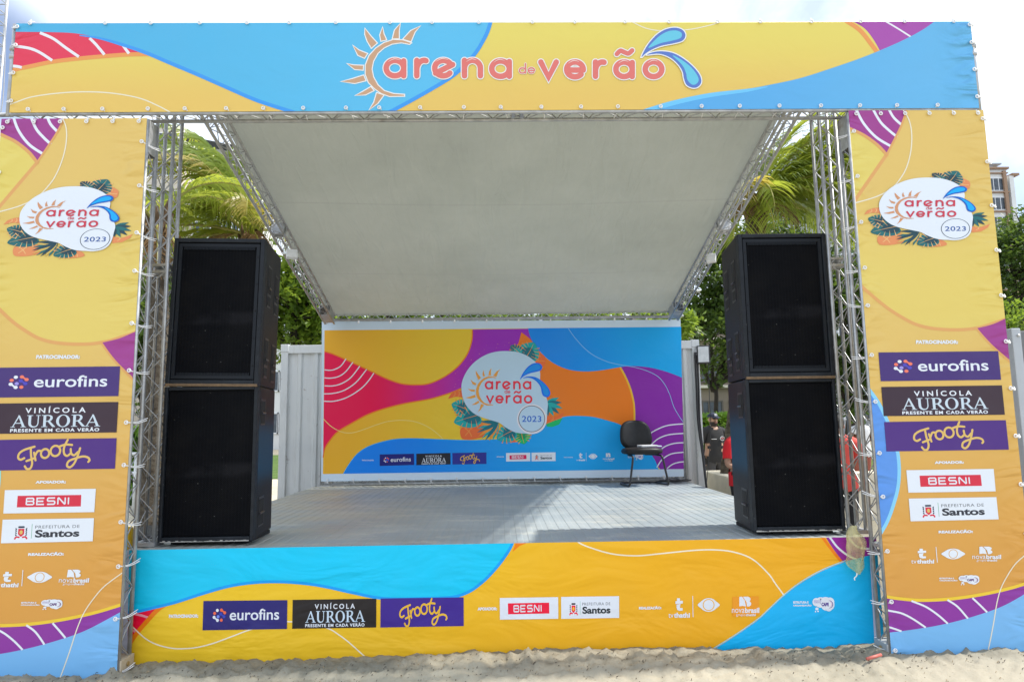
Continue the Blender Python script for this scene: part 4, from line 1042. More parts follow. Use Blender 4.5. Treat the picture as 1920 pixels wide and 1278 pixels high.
# ------------------------------------------------------------------ trusses
def truss(name, p0, p1, u, v, w, label, group, plates=(), pitch=.22, r=.0135, base=None, sleeve=None, plate_h=.05, up0=0):
    """square lattice truss of steel pipe from p0 to p1 (p0, p1 = its corner chord); u, v = the two cross directions"""
    p0 = Vector(p0); p1 = Vector(p1); u = Vector(u).normalized() * w; v = Vector(v).normalized() * w
    root = thing(name, label, 'truss', p0 + (u + v) * .5, group); m = galv()
    d = p1 - p0; L = d.length; dn = d / L
    cs = [p0, p0 + u, p0 + u + v, p0 + v]
    for c in cs:
        mb = MB(); mb.tube([c, c + d], r, 10, m); mb.build('chord', None, root, True)
    n = max(2, int(round(L / (pitch / 2))))
    for q in range(4):
        a = cs[q]; b = cs[(q + 1) % 4]; mb = MB(); off = (b - a).normalized() * r * .6
        for i in range(n):
            s = a if (i + q) % 2 == 0 else b; e = b if (i + q) % 2 == 0 else a
            so_ = off if s is a else -off; eo_ = -off if s is a else off
            mb.tube([s + d * (i / n) + so_, e + d * ((i + 1) / n) + eo_], .0042, 5, m, False)
        mb.build('lacing', None, root, True)
    for t, h in plates:
        mb = MB()
        for k_ in (-1, 1):
            c0 = p0 + dn * (t + k_ * h * .36)
            cor = [c0 - (u + v).normalized() * .012, c0 + u * 1.06, c0 + (u + v) * 1.05, c0 + v * 1.06]
            th = dn * h * .14
            vs_ = [q - th for q in cor] + [q + th for q in cor]
            mb.add(vs_, [(0, 3, 2, 1), (4, 5, 6, 7), (0, 1, 5, 4), (1, 2, 6, 5), (2, 3, 7, 6), (3, 0, 4, 7)], m)
        for q in (0, 1, 2, 3):
            c = cs[q] + (u + v) * .5 * .3 - (cs[q] - p0) * .3
            mb.tube([c + dn * (t - h * .6), c + dn * (t + h * .6)], .007, 6, m)
        mb.build('joint_plate', None, root)
    if base is not None:
        mb = MB(); lo = p0 + dn * base[0]; hi = p0 + dn * base[1]
        e = .016
        for a_, b_ in ((0, 1), (1, 2), (2, 3), (3, 0)):
            A_ = cs[a_] - p0; B_ = cs[b_] - p0
            nrm = (A_ + B_ - u - v); nrm = nrm.normalized() * .004 if nrm.length > 1e-6 else Vector()
            vs_ = [lo + A_ + nrm, lo + B_ + nrm, hi + B_ + nrm, hi + A_ + nrm]
            vs_ += [q + nrm * .8 for q in vs_]
            mb.add(vs_, [(0, 1, 2, 3), (4, 7, 6, 5), (0, 4, 5, 1), (1, 5, 6, 2), (2, 6, 7, 3), (3, 7, 4, 0)], m)
            mid = (lo + hi) * .5 + (A_ + B_) * .5 + nrm * 2
        mb.build('sleeve_plate', None, root)
    return root
TG = 'front lattice towers'
LI, RI = -2.471, 2.559
truss('truss_tower', (LI, 0.004, 0), (LI, 0.004, 3.78), (-1, 0, 0), (0, 1, 0), .125, 'front lattice tower lacing the inner edge of the left side banner', TG, base=(3.54, 3.78))
truss('truss_tower', (RI, 0.004, 0), (RI, 0.004, 3.80), (1, 0, 0), (0, 1, 0), .125, 'front lattice tower lacing the inner edge of the right side banner', TG, plates=((.72, .07),), base=(3.55, 3.80))
for s, x0 in ((-1, -3.44), (1, 3.415)):
    truss('truss_tower', (x0, 0.004, 0), (x0, 0.004, 3.78), (1, 0, 0), (0, 1, 0), .125,
          'front lattice tower hidden behind the outer edge of the %s side banner' % ('left' if s < 0 else 'right'), TG)
mb = MB()
for nm_, x0, sg in (('left', LI, -1), ('right', RI, 1)):
    m_ = simple('weathered plywood', (.46, .38, .27), .85, 0, .2, 6) if sg < 0 else simple('plate grey', (.40, .42, .43), .6, .3)
    mb = MB(); mb.bbox((min(x0 - .155, x0 + .02) if sg < 0 else x0 - .022, -.022 + .02, -.05), (x0 + .022 if sg < 0 else x0 + .155, .155, .12), .006, m_)
    mb.tube([(x0 - sg * .024, .07, .08), (x0 - sg * .03, .07, .08)], .014, 8, simple('brass bolt', (.5, .36, .16), .5, .5))
    ob = mb.build('tower_base', None, None); tag(ob, 'box shaped base block under the lattice tower beside the %s side banner' % nm_, 'base block', 'tower base blocks')
SG = 'lattice towers standing on the stage deck'
truss('truss_tower', (-2.46, .36, .785), (-2.46, .36, 4.20), (-1, 0, 0), (0, 1, 0), .125, 'lattice tower standing on the deck corner against the left speaker stack', SG, plates=((2.0, .07),))
truss('truss_tower', (2.525, .36, .785), (2.525, .36, 4.20), (1, 0, 0), (0, 1, 0), .125, 'lattice tower standing on the deck corner against the right speaker stack', SG, plates=((2.0, .07),))
for x0, x1, nm_ in ((-2.598, -2.447, 'left'), (2.512, 2.668, 'right')):
    mb = MB(); m = galv()
    for a_, b_ in (((x0, .342, .772), (x1, .378, .80)), ((x0, .467, .772), (x1, .503, .80)), ((x0, .379, .772), (x0 + .035, .466, .80)), ((x1 - .035, .379, .772), (x1, .466, .80))): mb.box(a_, b_, m)
    tag(mb.build('base_frame', None, None), 'square steel base frame under the lattice tower on the %s deck corner' % nm_, 'base frame', 'tower base frames')
truss('truss_beam', (-3.44, .004, 3.822), (3.52, .004, 3.822), (0, 1, 0), (0, 0, 1), .125, 'long horizontal lattice beam under the wide top banner', 'horizontal front beams', pitch=.235, plates=((3.60, .09),))
truss('truss_beam', (-3.44, .004, 4.372), (3.52, .004, 4.372), (0, 1, 0), (0, 0, 1), .125, 'long horizontal lattice beam behind the upper edge of the wide top banner', 'horizontal front beams', pitch=.235)
for x0, nm_ in ((-3.452, 'left'), (3.53, 'right')):
    mb = MB(); mb.tube([(x0, .004, 3.81), (x0, .004, 4.50)], .016, 10, galv())
    for z in (4.24, 4.30): mb.tube([(x0, .004, z), (x0, .004, z + .03)], .024, 10, galv())
    tag(mb.build('end_post', None, None, True), 'short steel end post at the %s end of the wide top banner' % nm_, 'post', 'banner end posts')
# canopy frame: plane z = 4.45 - .2775 (y - .1)
def CZ(y): return 4.428 - .2785 * (y - .1)
sd = Vector((0, 1, -.2775)).normalized(); sn = Vector((0, -.2775, -1)).normalized()
for x0, sg, nm_ in ((-2.268, -1, 'left'), (2.397, 1, 'right')):
    t = truss('truss_beam', (x0, .2, CZ(.2) - .022), (x0, 4.70, CZ(4.70) - .022), (sg, 0, 0), sn, .125, 'sloping lattice beam carrying the %s edge of the canopy' % nm_, 'sloping canopy beams', plates=((2.35, .08),), base=(4.36, 4.62))
truss('truss_beam', (-2.42, 4.74, 3.072), (2.62, 4.74, 3.072), (0, 1, 0), (0, 0, 1), .125, 'lattice beam along the low back edge of the canopy above the backdrop', 'back beams')
truss('truss_beam', (-2.50, 4.90, .80), (2.60, 4.90, .80), (0, 1, 0), (0, 0, 1), .115, 'thin lattice beam on the deck under the lower hem of the backdrop', 'back beams', r=.011)
for x0, nm_ in ((-2.46, 'left'), (2.475, 'right')):
    truss('truss_tower', (x0, 4.875, .80), (x0, 4.875, 3.07), (.1, 0, 0), (0, 1, 0), .115, 'lattice post behind the %s edge of the backdrop' % nm_, 'back posts')
# canopy sheet
mb = MB(); nx_, ny_ = 60, 56; V0 = []
for j in range(ny_ + 1):
    for i in range(nx_ + 1):
        x = -2.338 + 4.806 * i / nx_; y = .16 + 4.62 * j / ny_
        sag = -.07 * math.sin(math.pi * (i / nx_)) * math.sin(math.pi * (j / ny_)) + .012 * noise.noise((x * 1.1, y * .9, 0)) + .006 * noise.noise((x * 2.6, y * 2, 4))
        V0.append((x, y, CZ(y) + .004 + sag * 0.8))
F0 = [(j * (nx_ + 1) + i, (j + 1) * (nx_ + 1) + i, (j + 1) * (nx_ + 1) + i + 1, j * (nx_ + 1) + i + 1) for j in range(ny_) for i in range(nx_)]
k = NT('canopy tarpaulin'); p = k.pos(); sep = k.n('ShaderNodeSeparateXYZ'); k.l(p, sep.inputs[0])
stain = k.mr(k.noise(p, .9, 6, .6), .35, .7, 0, 1); spots = k.mr(k.noise(p, 7, 5, .75), .66, .73, 0, .55)
c = k.mix(stain, (.40, .42, .37, 1), (.29, .31, .265, 1)); c = k.mix(spots, c, (.22, .2, .17, 1))
sv = k.math('ABSOLUTE', k.math('SUBTRACT', k.math('FRACT', k.math('MULTIPLY', sep.outputs[1], .68)), .42))
seam = k.mr(sv, .004, .010, .5, 0); c = k.mix(seam, c, (.30, .30, .28, 1))
sv2 = k.math('ABSOLUTE', k.math('SUBTRACT', k.math('FRACT', k.math('MULTIPLY', sep.outputs[0], .62)), .35)); c = k.mix(k.mr(sv2, .003, .008, .14, 0), c, (.30, .30, .28, 1))
nb_ = k.bump(k.math('ADD', k.noise(p, 2.2, 4, .5, (1, .5, 1)), k.math('MULTIPLY', k.noise(p, 3, 3, .5, (2.2, .5, 1), 1.2), .7)), .55, .04)
k.bsdf(c, .6, 0, nb_, .3, (.52, .53, .46, 1), .115)
mb.add(V0, F0, k.m); cn = mb.build('canopy_sheet', None, None, True); tag(cn, 'pale grey tarpaulin roof sloping down from the front beam to the backdrop', 'canopy')

# small white ties and lamps on the sloping beams
for x0, nm_ in ((-2.393, 'left'), (2.522, 'right')):
    root = thing('rope', 'white lashings strung along the sloping canopy beam on the %s' % nm_, 'rope', (x0, 2.4, 3.6), 'white lashings on the canopy beams')
    mb = MB(); pts = []
    for i in range(46):
        y = .4 + 4.1 * i / 45; pts.append((x0 + (-.012 if x0 < 0 else .012) * (i % 2), y, CZ(y) - .03 + .012 * math.sin(i * 2.1)))
    mb.tube(pts, .0032, 5, rope_m); mb.build('line', None, root, True)
    rg = random.Random(5)
    for i in range(11):
        y = .5 + 3.9 * i / 10; mb = MB()
        for q in range(4):
            a = rg.uniform(0, 6.28); mb.tube([(x0, y, CZ(y) - .022), (x0 + .045 * math.cos(a), y + .03 * math.sin(a), CZ(y) - .022 + .05 * math.sin(a * 1.7))], .0036, 5, rope_m)
        mb.sphere((x0, y, CZ(y) - .022), .011, rope_m, 8, 6); mb.build('knot', None, root, True)
def flood(loc, yaw, pitch, w, h, label, group, face_m=None):
    root = thing('floodlight', label, 'floodlight', loc, group); root.rotation_euler = (pitch, 0, yaw)
    dk = simple('lamp housing', (.03, .03, .035), .5) if face_m is None else face_m; fm = face_m or simple('lamp lens', (.62, .64, .64), .25)
    mb = MB(); mb.bbox((-w / 2, 0, -h / 2), (w / 2, .05, h / 2), .008, dk)
    for i in range(6): mb.box((-w / 2 + .02 + i * (w - .04) / 6, .05, -h / 2 + .02), (-w / 2 + .026 + i * (w - .04) / 6, .075, h / 2 - .02), dk)
    b = mb.build('housing', None, root, origin=(0, 0, 0))
    mb = MB(); mb.box((-w / 2 + .018, -.004, -h / 2 + .018), (w / 2 - .018, .004, h / 2 - .018), fm); mb.build('lens', None, root, origin=(0, 0, 0))
    mb = MB(); mb.tube(bend([(-w / 2 - .01, .03, 0), (-w / 2 - .012, .07, h * .35), (-w / 2 - .03, .1, h * .62)], 4), .008, 6, simple('bracket white', (.7, .7, .7), .5)); mb.build('bracket', None, root, True, origin=(0, 0, 0))
    return root
wl = simple('lamp white', (.74, .75, .76), .4)
pL = W(548, 474, 1.6); pR = W(1333, 482, 2.6)
flood(pL, RAD(25), RAD(-20), .10, .09, 'small white lamp clamped to the left canopy beam beside the speaker', 'canopy lamps', wl)
flood(pR, RAD(-25), RAD(-20), .10, .10, 'small white lamp clamped to the right canopy beam beside the speaker', 'canopy lamps', wl)

# ------------------------------------------------------------------ stage deck
ST = thing('stage_platform', 'raised stage platform with grey ribbed metal deck above the cyan and yellow banner', 'stage', (0, 2.6, 0))
k = NT('ribbed deck'); p = k.pos(); sep = k.n('ShaderNodeSeparateXYZ'); k.l(p, sep.inputs[0])
f = k.mr(k.noise(p, 1.3, 6, .6), .3, .7, 0, 1); scr = k.mr(k.noise(p, 1.0, 6, .65, (1.6, 7, 1)), .52, .66, 0, 1)
dirt = k.mr(k.noise(p, .8, 7, .68, (1, 1.8, 1)), .40, .60, 0, 1); left_d = k.mr(sep.outputs[0], -2.4, -.2, .85, 0, True)
c = k.mix(f, (.255, .31, .338, 1), (.37, .42, .445, 1)); c = k.mix(k.math('MULTIPLY', scr, .55), c, (.58, .58, .52, 1))
c = k.mix(k.math('MULTIPLY', dirt, k.math('ADD', k.math('MULTIPLY', left_d, .75), .14)), c, (.46, .42, .31, 1))
sm = k.math('ABSOLUTE', k.math('SUBTRACT', k.math('FRACT', k.math('MULTIPLY', k.math('SUBTRACT', sep.outputs[1], .2), .84)), .5)); c = k.mix(k.mr(sm, .002, .005, .3, 0), c, (.12, .13, .14, 1))
k.bsdf(c, k.mr(f, 0, 1, .42, .6), .15, k.bump(k.noise(p, 120, 2), .1, .003), .5); deck_m = k.m
mb = MB(); xs_ = []; x = -2.6
while x < 2.6:
    for dx, dz in ((0, 0), (.028, 0), (.034, .0034), (.072, .0034), (.078, 0)): xs_.append((min(x + dx, 2.6), dz))
    x += .0867
ysd = np.linspace(.2, 4.98, 9)
for yy in ysd:
    for a_, dz in xs_: mb.v.append((a_, float(yy), .764 + dz))
n_ = len(xs_)
for j in range(len(ysd) - 1):
    for i in range(n_ - 1): mb.f.append([j * n_ + i, j * n_ + i + 1, (j + 1) * n_ + i + 1, (j + 1) * n_ + i]); mb.mi.append(0)
mb.mat(deck_m); mb.build('deck', None, ST)
m = simple('deck edge aluminium', (.40, .42, .43), .5, .4, .2)
mb = MB(); mb.box((-2.6, .192, .735), (2.6, .235, .771), m); mb.build('edge_rail', None, ST)
mb = MB(); mb.box((-2.6, .24, .66), (2.6, .30, .755), m)
for x in (-2.58, -.02, 2.52): mb.box((x, .305, .66), (x + .06, 4.9, .755), m)
mb.build('under_frame', None, ST)
for x in (-2.4, -.8, .8, 2.4):
    for y in (.4, 2.5, 4.7):
        mb = MB(); mb.tube([(x, y, -.02), (x, y, .66)], .03, 8, galv()); mb.build('leg', None, ST, True)

# ------------------------------------------------------------------ speakers
k = NT('speaker grille'); p = k.objc(); sep = k.n('ShaderNodeSeparateXYZ'); k.l(p, sep.inputs[0])
gx_ = k.math('SINE', k.math('MULTIPLY', sep.outputs[0], 430)); gz_ = k.math('SINE', k.math('MULTIPLY', sep.outputs[2], 430))
hol = k.mr(k.math('MULTIPLY', gx_, gz_), -.2, .3, 0, 1); dust = k.mr(k.noise(p, 3, 6, .65), .40, .72, 0, .5)
spk = k.mr(k.noise(p, 48, 2, .5), .745, .775, 0, .45)
c = k.mix(hol, (.0008, .001, .0014, 1), (.005, .0056, .008, 1)); vs_l = k.math('SINE', k.math('MULTIPLY', sep.outputs[0], 260)); c = k.mix(k.mr(vs_l, .2, 1, 0, .35), c, (.008, .009, .012, 1)); c = k.mix(dust, c, (.011, .0105, .0105, 1)); bnd = k.math('MULTIPLY', k.mr(k.math('ABSOLUTE', k.math('SUBTRACT', sep.outputs[2], .5)), .02, .07, 1, 0, True), k.mr(k.noise(p, 5, 4), .4, .6, 0, .45)); c = k.mix(bnd, c, (.02, .02, .023, 1)); c = k.mix(spk, c, (.16, .16, .15, 1)); k.bsdf(c, .7, 0, k.bump(k.math('MULTIPLY', gx_, gz_), .3, .003), .06); grille_m = k.m
cab_nodes = {}
def cab(name, low):
    k = NT(name); p = k.objc(); sep = k.n('ShaderNodeSeparateXYZ'); k.l(p, sep.inputs[0])
    wear = k.mr(k.noise(p, 6, 8, .7), .56, .70, 0, .55); sc = k.mr(k.noise(p, 50, 6, .75), .63, .70, 0, .7); br2 = k.mr(k.noise(p, 1.6, 4), .4, .7, 0, .6)
    c = k.mix(br2, (.009, .010, .013, 1), (.022, .016, .016, 1)); c = k.mix(wear, c, (.035, .031, .031, 1))
    if low:   # bluish band at mid height on the lower cabinets
        band = k.math('MULTIPLY', k.mr(sep.outputs[2], .35, .5, 0, 1, True), k.mr(sep.outputs[2], .72, .92, 1, 0, True))
        c = k.mix(k.math('MULTIPLY', band, .85), c, (.010, .055, .105, 1))
    c = k.mix(sc, c, (.16, .15, .14, 1)); k.bsdf(c, .55, 0, k.bump(k.noise(p, 90, 4), .25, .004), .2); return k.m
cab_lo = cab('cabinet paint lower', True); cab_hi = cab('cabinet paint upper', False); hole_m = simple('recess black', (.006, .006, .007), .8); trim_m = simple('bare wood edge', (.15, .095, .05), .8, 0, .3, 30)
k = NT('worn edge'); p = k.objc(); ch_ = k.mr(k.noise(p, 38, 6, .8), .62, .68, 0, .8); c = k.mix(k.mr(k.noise(p, 9, 5), .3, .7, 0, 1), (.006, .008, .011, 1), (.016, .020, .026, 1))
edge_m = k.bsdf(k.mix(ch_, c, (.15, .14, .13, 1)), .5, 0, k.bump(k.noise(p, 60, 4), .4, .004), .25)
SW, SD, SH, TP = .675, .60, 1.102, .070
def speaker(upper, side, loc, label):
    """origin: middle of the front bottom edge; side = +1 when the visible flank is on the right"""
    root = thing('speaker', label, 'speaker', loc, 'black speaker cabinets in two stacks'); cm = cab_hi if upper else cab_lo
    h = SH; w = SW; O = (0, 0, 0)
    mb = MB(); e = .032 if upper else .026
    # body behind the front frame
    mb.bbox((-w / 2, .05, 0), (w / 2, SD, h), .016, cm, 2)
    mb.v = [(q[0] * (1 - TP * 2 / w * (q[1] - .05) / (SD - .05)), q[1], q[2]) for q in mb.v]
    b = mb.build('cabinet', None, root, origin=O)
    mb = MB()   # proud front frame around the grille recess
    for a_, b_ in (((-w / 2, 0, 0), (-w / 2 + e, .06, h)), ((w / 2 - e, 0, 0), (w / 2, .06, h)), ((-w / 2 + e, .0, h - e), (w / 2 - e, .06, h)), ((-w / 2 + e, 0, 0), (w / 2 - e, .06, e * 1.3))): mb.bbox(a_, b_, .007, edge_m)
    mb.build('front_frame', None, root, origin=O)
    gx0, gx1, gz0, gz1 = -w / 2 + e + .006, w / 2 - e - .006, e * 1.3 + .008, h - e - .008
    mb = MB(); mb.box((gx0, .018, gz0), (gx1, .03, gz1), grille_m); gr_ = mb.build('grille', None, root, origin=O)
    if upper:
        mb = MB(); q = simple('grille rim', (.011, .014, .019), .5, spec=.2); t = .024
        for a_, b_ in (((gx0, .008, gz0), (gx0 + t, .017, gz1)), ((gx1 - t, .008, gz0), (gx1, .017, gz1)), ((gx0 + t, .008, gz1 - t), (gx1 - t, .017, gz1)), ((gx0 + t, .008, gz0), (gx1 - t, .017, gz0 + t))): mb.box(a_, b_, q)
        nn_ = 50
        for i in range(nn_):
            x = gx0 + t + .012 + (gx1 - gx0 - 2 * t - .02) * i / nn_
            mb.box((x, .009, gz1 - t - .022), (x + .0065, .0165, gz1 - t), q); mb.box((x, .009, gz0 + t), (x + .0065, .0165, gz0 + t + .02), q)
        for z in np.linspace(gz0 + .1, gz1 - .1, 5):
            for x in (gx0 + t / 2, gx1 - t / 2): mb.sphere((x, .008, z), .006, hole_m, 8, 5)
        mb.build('rim', None, gr_, origin=O)
        mb = MB(); mb.bbox((-w / 2 + .004, -.004, -.006), (w / 2 - .004, .02, .014), .004, trim_m); mb.build('wood_edge', None, root, origin=O)
    X = side * w / 2
    spots = [(.14, .62, .30, .1), (.40, .60, .30, .1), (.14, .08, .28, .1), (.40, .06, .28, .1)] if upper else [(.10, .83, .17, .13), (.12, .09, .19, .15)]
    def taper(mb):
        mb.v = [(q[0] - side * TP * (q[1] - .05) / (SD - .05), q[1], q[2]) for q in mb.v]; return mb
    for y, z, hh, ww in spots:
        mb = MB()
        xa, xb = sorted((X - side * .002, X + side * .003))
        mb.box((xa, y - .012, z - .012), (xb, y + ww + .012, z + hh + .012), simple('handle rim', (.02, .02, .022), .5))
        hd = taper(mb).build('handle', None, root, origin=O)
        mb = MB(); xa, xb = sorted((X + side * .0032, X + side * .0052)); zs = hh * (.28 if upper else .0)
        mb.box((xa, y + .004, z + zs + (.01 if upper else .0)), (xb, y + ww - .004, z + hh - .004), hole_m)
        if upper: mb.box((xa, y + .004, z + .004), (xb, y + ww - .004, z + zs - .012), hole_m)
        mb.tube([(X + side * .008, y + .006, z + hh * .45), (X + side * .008, y + ww - .006, z + hh * .45)], .008, 6, simple('handle bar', (.03, .03, .032), .4))
        taper(mb).build('recess', None, hd, origin=O)
    if not upper:
        mb = MB(); rg = random.Random(side + 7)
        for i in range(34):
            x = -w / 2 + .02 + (w - .05) * i / 34; l_ = (w - .05) / 34 * 1.02
            mb.box((x, -.0012, .001), (x + l_, .004, .004 + rg.uniform(0, .008)), simple('chipped paint', (.42, .40, .36), .8))
        mb.build('chipped_edge', None, root, origin=O)
        for xx in (-w / 2 + .06, w / 2 - .16): mb = MB(); mb.box((xx, .08, -.026), (xx + .10, SD - .06, 0), hole_m); mb.build('skid', None, root, origin=O)
    return root
zl = .797
for sx, sy, sd_, nm_ in ((-2.098, .355, 1, 'left'), (2.167, .355, -1, 'right')):
    speaker(False, sd_, (sx, sy, zl), 'lower black speaker with plain cloth front, at the bottom of the %s stack' % nm_)
    up_ = speaker(True, sd_, (sx + (.001 if sd_ > 0 else .003), sy - .004, zl + SH + .006), 'upper black speaker with slotted grille rim and wood edge on the %s stack' % nm_)
    if sd_ > 0: up_.rotation_euler = (0, RAD(1.1), 0)

# ------------------------------------------------------------------ chair
CH = thing('chair', 'black upholstered visitor chair with sled legs in front of the backdrop', 'chair', (1.885, 4.42, .772)); CH.rotation_euler = (0, 0, RAD(9)); CH.scale = (1.03, 1, .965)
k = NT('black leatherette'); p = k.objc(); k.bsdf(k.mix(k.mr(k.noise(p, 7, 5), .3, .7, 0, 1), (.009, .010, .011, 1), (.020, .021, .023, 1)), .45, 0, k.bump(k.noise(p, 25, 4), .12, .01), .25); lea = k.m
tub = simple('black tube', (.012, .012, .014), .35, 0, .2)
O = (0, 0, 0)
def cushion(w, d, t, taper, crown, name, xf):
    """soft rounded pad lying in the local xy plane"""
    vs_ = []; fs_ = []; N = 40; R_ = [(0, .5), (.45, .5), (.8, .47), (.95, .36), (1.0, .12), (1.0, -.12), (.95, -.36), (.8, -.46), (.45, -.5), (0, -.5)]
    for rr, zz in R_:
        for j in range(N):
            a = 2 * math.pi * j / N; ca, sa = math.cos(a), math.sin(a); n_ = 2.9
            q = (abs(ca) ** n_ + abs(sa) ** n_) ** (-1 / n_); x = ca * q * rr; y = sa * q * rr
            x *= 1 + taper * y
            cr = crown * (1 - min(1, x * x)) if zz > 0 else 0
            vs_.append(xf(Vector((x * w / 2, y * d / 2, zz * t + cr))))
    for i in range(len(R_) - 1):
        for j in range(N): fs_.append((i * N + j, (i + 1) * N + j, (i + 1) * N + (j + 1) % N, i * N + (j + 1) % N))
    mb = MB(); mb.add(vs_, fs_, lea); return mb.build(name, None, CH, True, origin=O)
cushion(.50, .47, .085, -.06, .012, 'seat', lambda v: (v.x, v.y, v.z + .455 + .03 * (-v.y) * .2))
def bk(v):
    a = RAD(101); y = v.y; z = v.z + .05 * (v.x / .25) ** 2
    return Vector((v.x, .225 + z * -math.sin(a) * 1 + y * -math.cos(a) * .9, .675 + y * math.sin(a) - z * math.cos(a)))
cushion(.43, .41, .075, -.10, .0, 'backrest', bk)
mb = MB(); mb.box((-.03, .235, .43), (.03, .255, .60), tub); mb.build('back_bracket', None, CH, origin=O)
for sg in (-1, 1):
    mb = MB(); pts = bend([(sg * .10, .14, .405), (sg * .17, .02, .405), (sg * .185, -.15, .40), (sg * .195, -.22, .375), (sg * .225, -.235, .2), (sg * .252, -.245, .05), (sg * .257, -.225, .016), (sg * .257, -.15, .012), (sg * .25, .10, .012), (sg * .22, .22, .012)], 5)
    mb.tube(pts, .0135, 8, tub); mb.build('leg', None, CH, True, origin=O)
mb = MB(); mb.tube(bend([(-.22, .22, .012), (-.1, .245, .012), (.1, .245, .012), (.22, .22, .012)], 4), .0135, 8, tub); mb.build('stretcher', None, CH, True, origin=O)
PP = thing('folded_paper', 'folded white papers lying on the seat of the black chair', 'paper', (1.965, 4.36, .772 + .494)); PP.rotation_euler = (0, 0, RAD(12))
pm = simple('white paper', (.56, .57, .60), .7, 0, .06)
mb = MB(); mb.bbox((-.13, -.09, 0), (.10, .07, .028), .011, pm); mb.build('sheet', None, PP, origin=O)
mb = MB(); mb.bbox((.0, -.06, .0), (.17, .05, .016), .006, simple('bluish paper', (.55, .62, .74), .7)); mb.build('wrapper', None, PP, origin=O)
# tangle of cable on the deck
mb = MB(); rg = random.Random(2); pts = []
c0 = G(1262, 904, .775)
for i in range(40):
    a = i * .9; r_ = .10 + .05 * math.sin(i * 1.3); pts.append((c0.x + r_ * 1.5 * math.cos(a) + rg.uniform(-.03, .03), c0.y + r_ * .6 * math.sin(a), .782 + rg.uniform(0, .03)))
pts.append((c0.x - .35, c0.y - .1, .78)); mb.tube(bend(pts, 3), .007, 6, simple('cable black', (.02, .02, .022), .5))
tag(mb.build('cable', None, None, True), 'tangle of black cable on the deck by the corner of the backdrop', 'cable')

# ------------------------------------------------------------------ site container behind the backdrop
YC = 5.22
cl, crx = W(527, 700, YC).x, W(1312, 700, YC).x; ctop = W(560, 647, YC).z
CT = thing('site_container', 'long off white ribbed metal container standing behind the backdrop', 'container', ((cl + crx) / 2, YC + 1.2, 0))
k = NT('container paint'); p = k.pos()
f = k.mr(k.noise(p, 1.4, 6, .6), .3, .7, 0, 1); rs = k.mr(k.noise(p, 11, 6, .7), .66, .72, 0, .8); st_ = k.mr(k.noise(p, 3, 5, .6, (5, 5, .6)), .55, .75, 0, .35)
c = k.mix(f, (.62, .64, .64, 1), (.72, .73, .71, 1)); c = k.mix(st_, c, (.42, .40, .36, 1)); c = k.mix(rs, c, (.22, .15, .10, 1)); k.bsdf(c, .6, 0, k.bump(k.noise(p, 25, 4), .2, .006), .4); cpm = k.m
mb = MB(); prof = []; x = cl + .09
while x < crx - .09:
    for dx, dy in ((0, .03), (.135, .03), (.155, .0), (.20, .0), (.22, .03)): prof.append((min(x + dx, crx - .09), YC + dy))
    x += .235
for z in (.1, ctop - .12):
    for a_, b_ in prof: mb.v.append((a_, b_, z))
n_ = len(prof)
for i in range(n_ - 1): mb.f.append([i, i + 1, n_ + i + 1, n_ + i]); mb.mi.append(0)
mb.mat(cpm); mb.box((cl + .02, YC + .05, .1), (crx - .02, YC + 2.4, ctop - .02)); mb.build('wall', None, CT)
mb = MB(); mb.bbox((cl + .10, YC - .02, ctop - .12), (crx - .10, YC + .05, ctop), .006, cpm); mb.build('top_rail', None, CT)
mb = MB(); mb.bbox((cl + .10, YC - .02, 0), (crx - .10, YC + .05, .1), .006, cpm); mb.build('bottom_rail', None, CT)
for x in (cl, crx - .10):
    mb = MB(); mb.bbox((x, YC - .022, 0), (x + .10, YC + .10, ctop + .004), .006, cpm)
    mb.bbox((x - .006, YC - .03, ctop - .10), (x + .106, YC + .11, ctop + .012), .006, cpm); mb.build('corner_post', None, CT)
pf = W(1319, 664, YC - .12)
flood(pf, RAD(-18), RAD(-4), .185, .265, 'square floodlight with pale lens on the right corner of the container', None)
blk = simple('cable black', (.02, .02, .022), .5)
root = thing('cable', 'thick black cables hanging from the floodlight down to the deck edge', 'cable', (pf.x, YC - .1, 1))
for off, r_ in ((0, .016), (4, .013)):
    mb = MB(); mb.tube(bend([W(1303 + off, 660, YC - .06), W(1306 + off, 720, YC - .05), W(1309 + off * .8, 790, YC - .06), W(1317 + off * .5, 850, YC - .1), W(1325, 916, YC - .2)], 6), r_, 8, blk); mb.build('strand', None, root, True)
mb = MB(); mb.tube(bend([W(1328, 650, YC), W(1330, 740, YC), W(1333, 800, YC), W(1330, 850, YC), W(1324, 915, YC - .15)], 6), .005, 6, blk); mb.build('strand', None, root, True)
# low cream wall
LWX = 3.30; zt_ = gzt = .79
mb = MB(); km = simple('cream masonry', (.66, .60, .47), .9, 0, .14, 3, .25, 40)
mb.bbox((LWX, 4.75, -.05), (LWX + .35, 6.55, .79), .015, km); mb.bbox((LWX + .352, 6.2, -.05), (7.2, 6.55, .74), .015, km)
tag(mb.build('low_wall', None, None), 'low cream masonry wall beyond the right edge of the deck', 'wall')

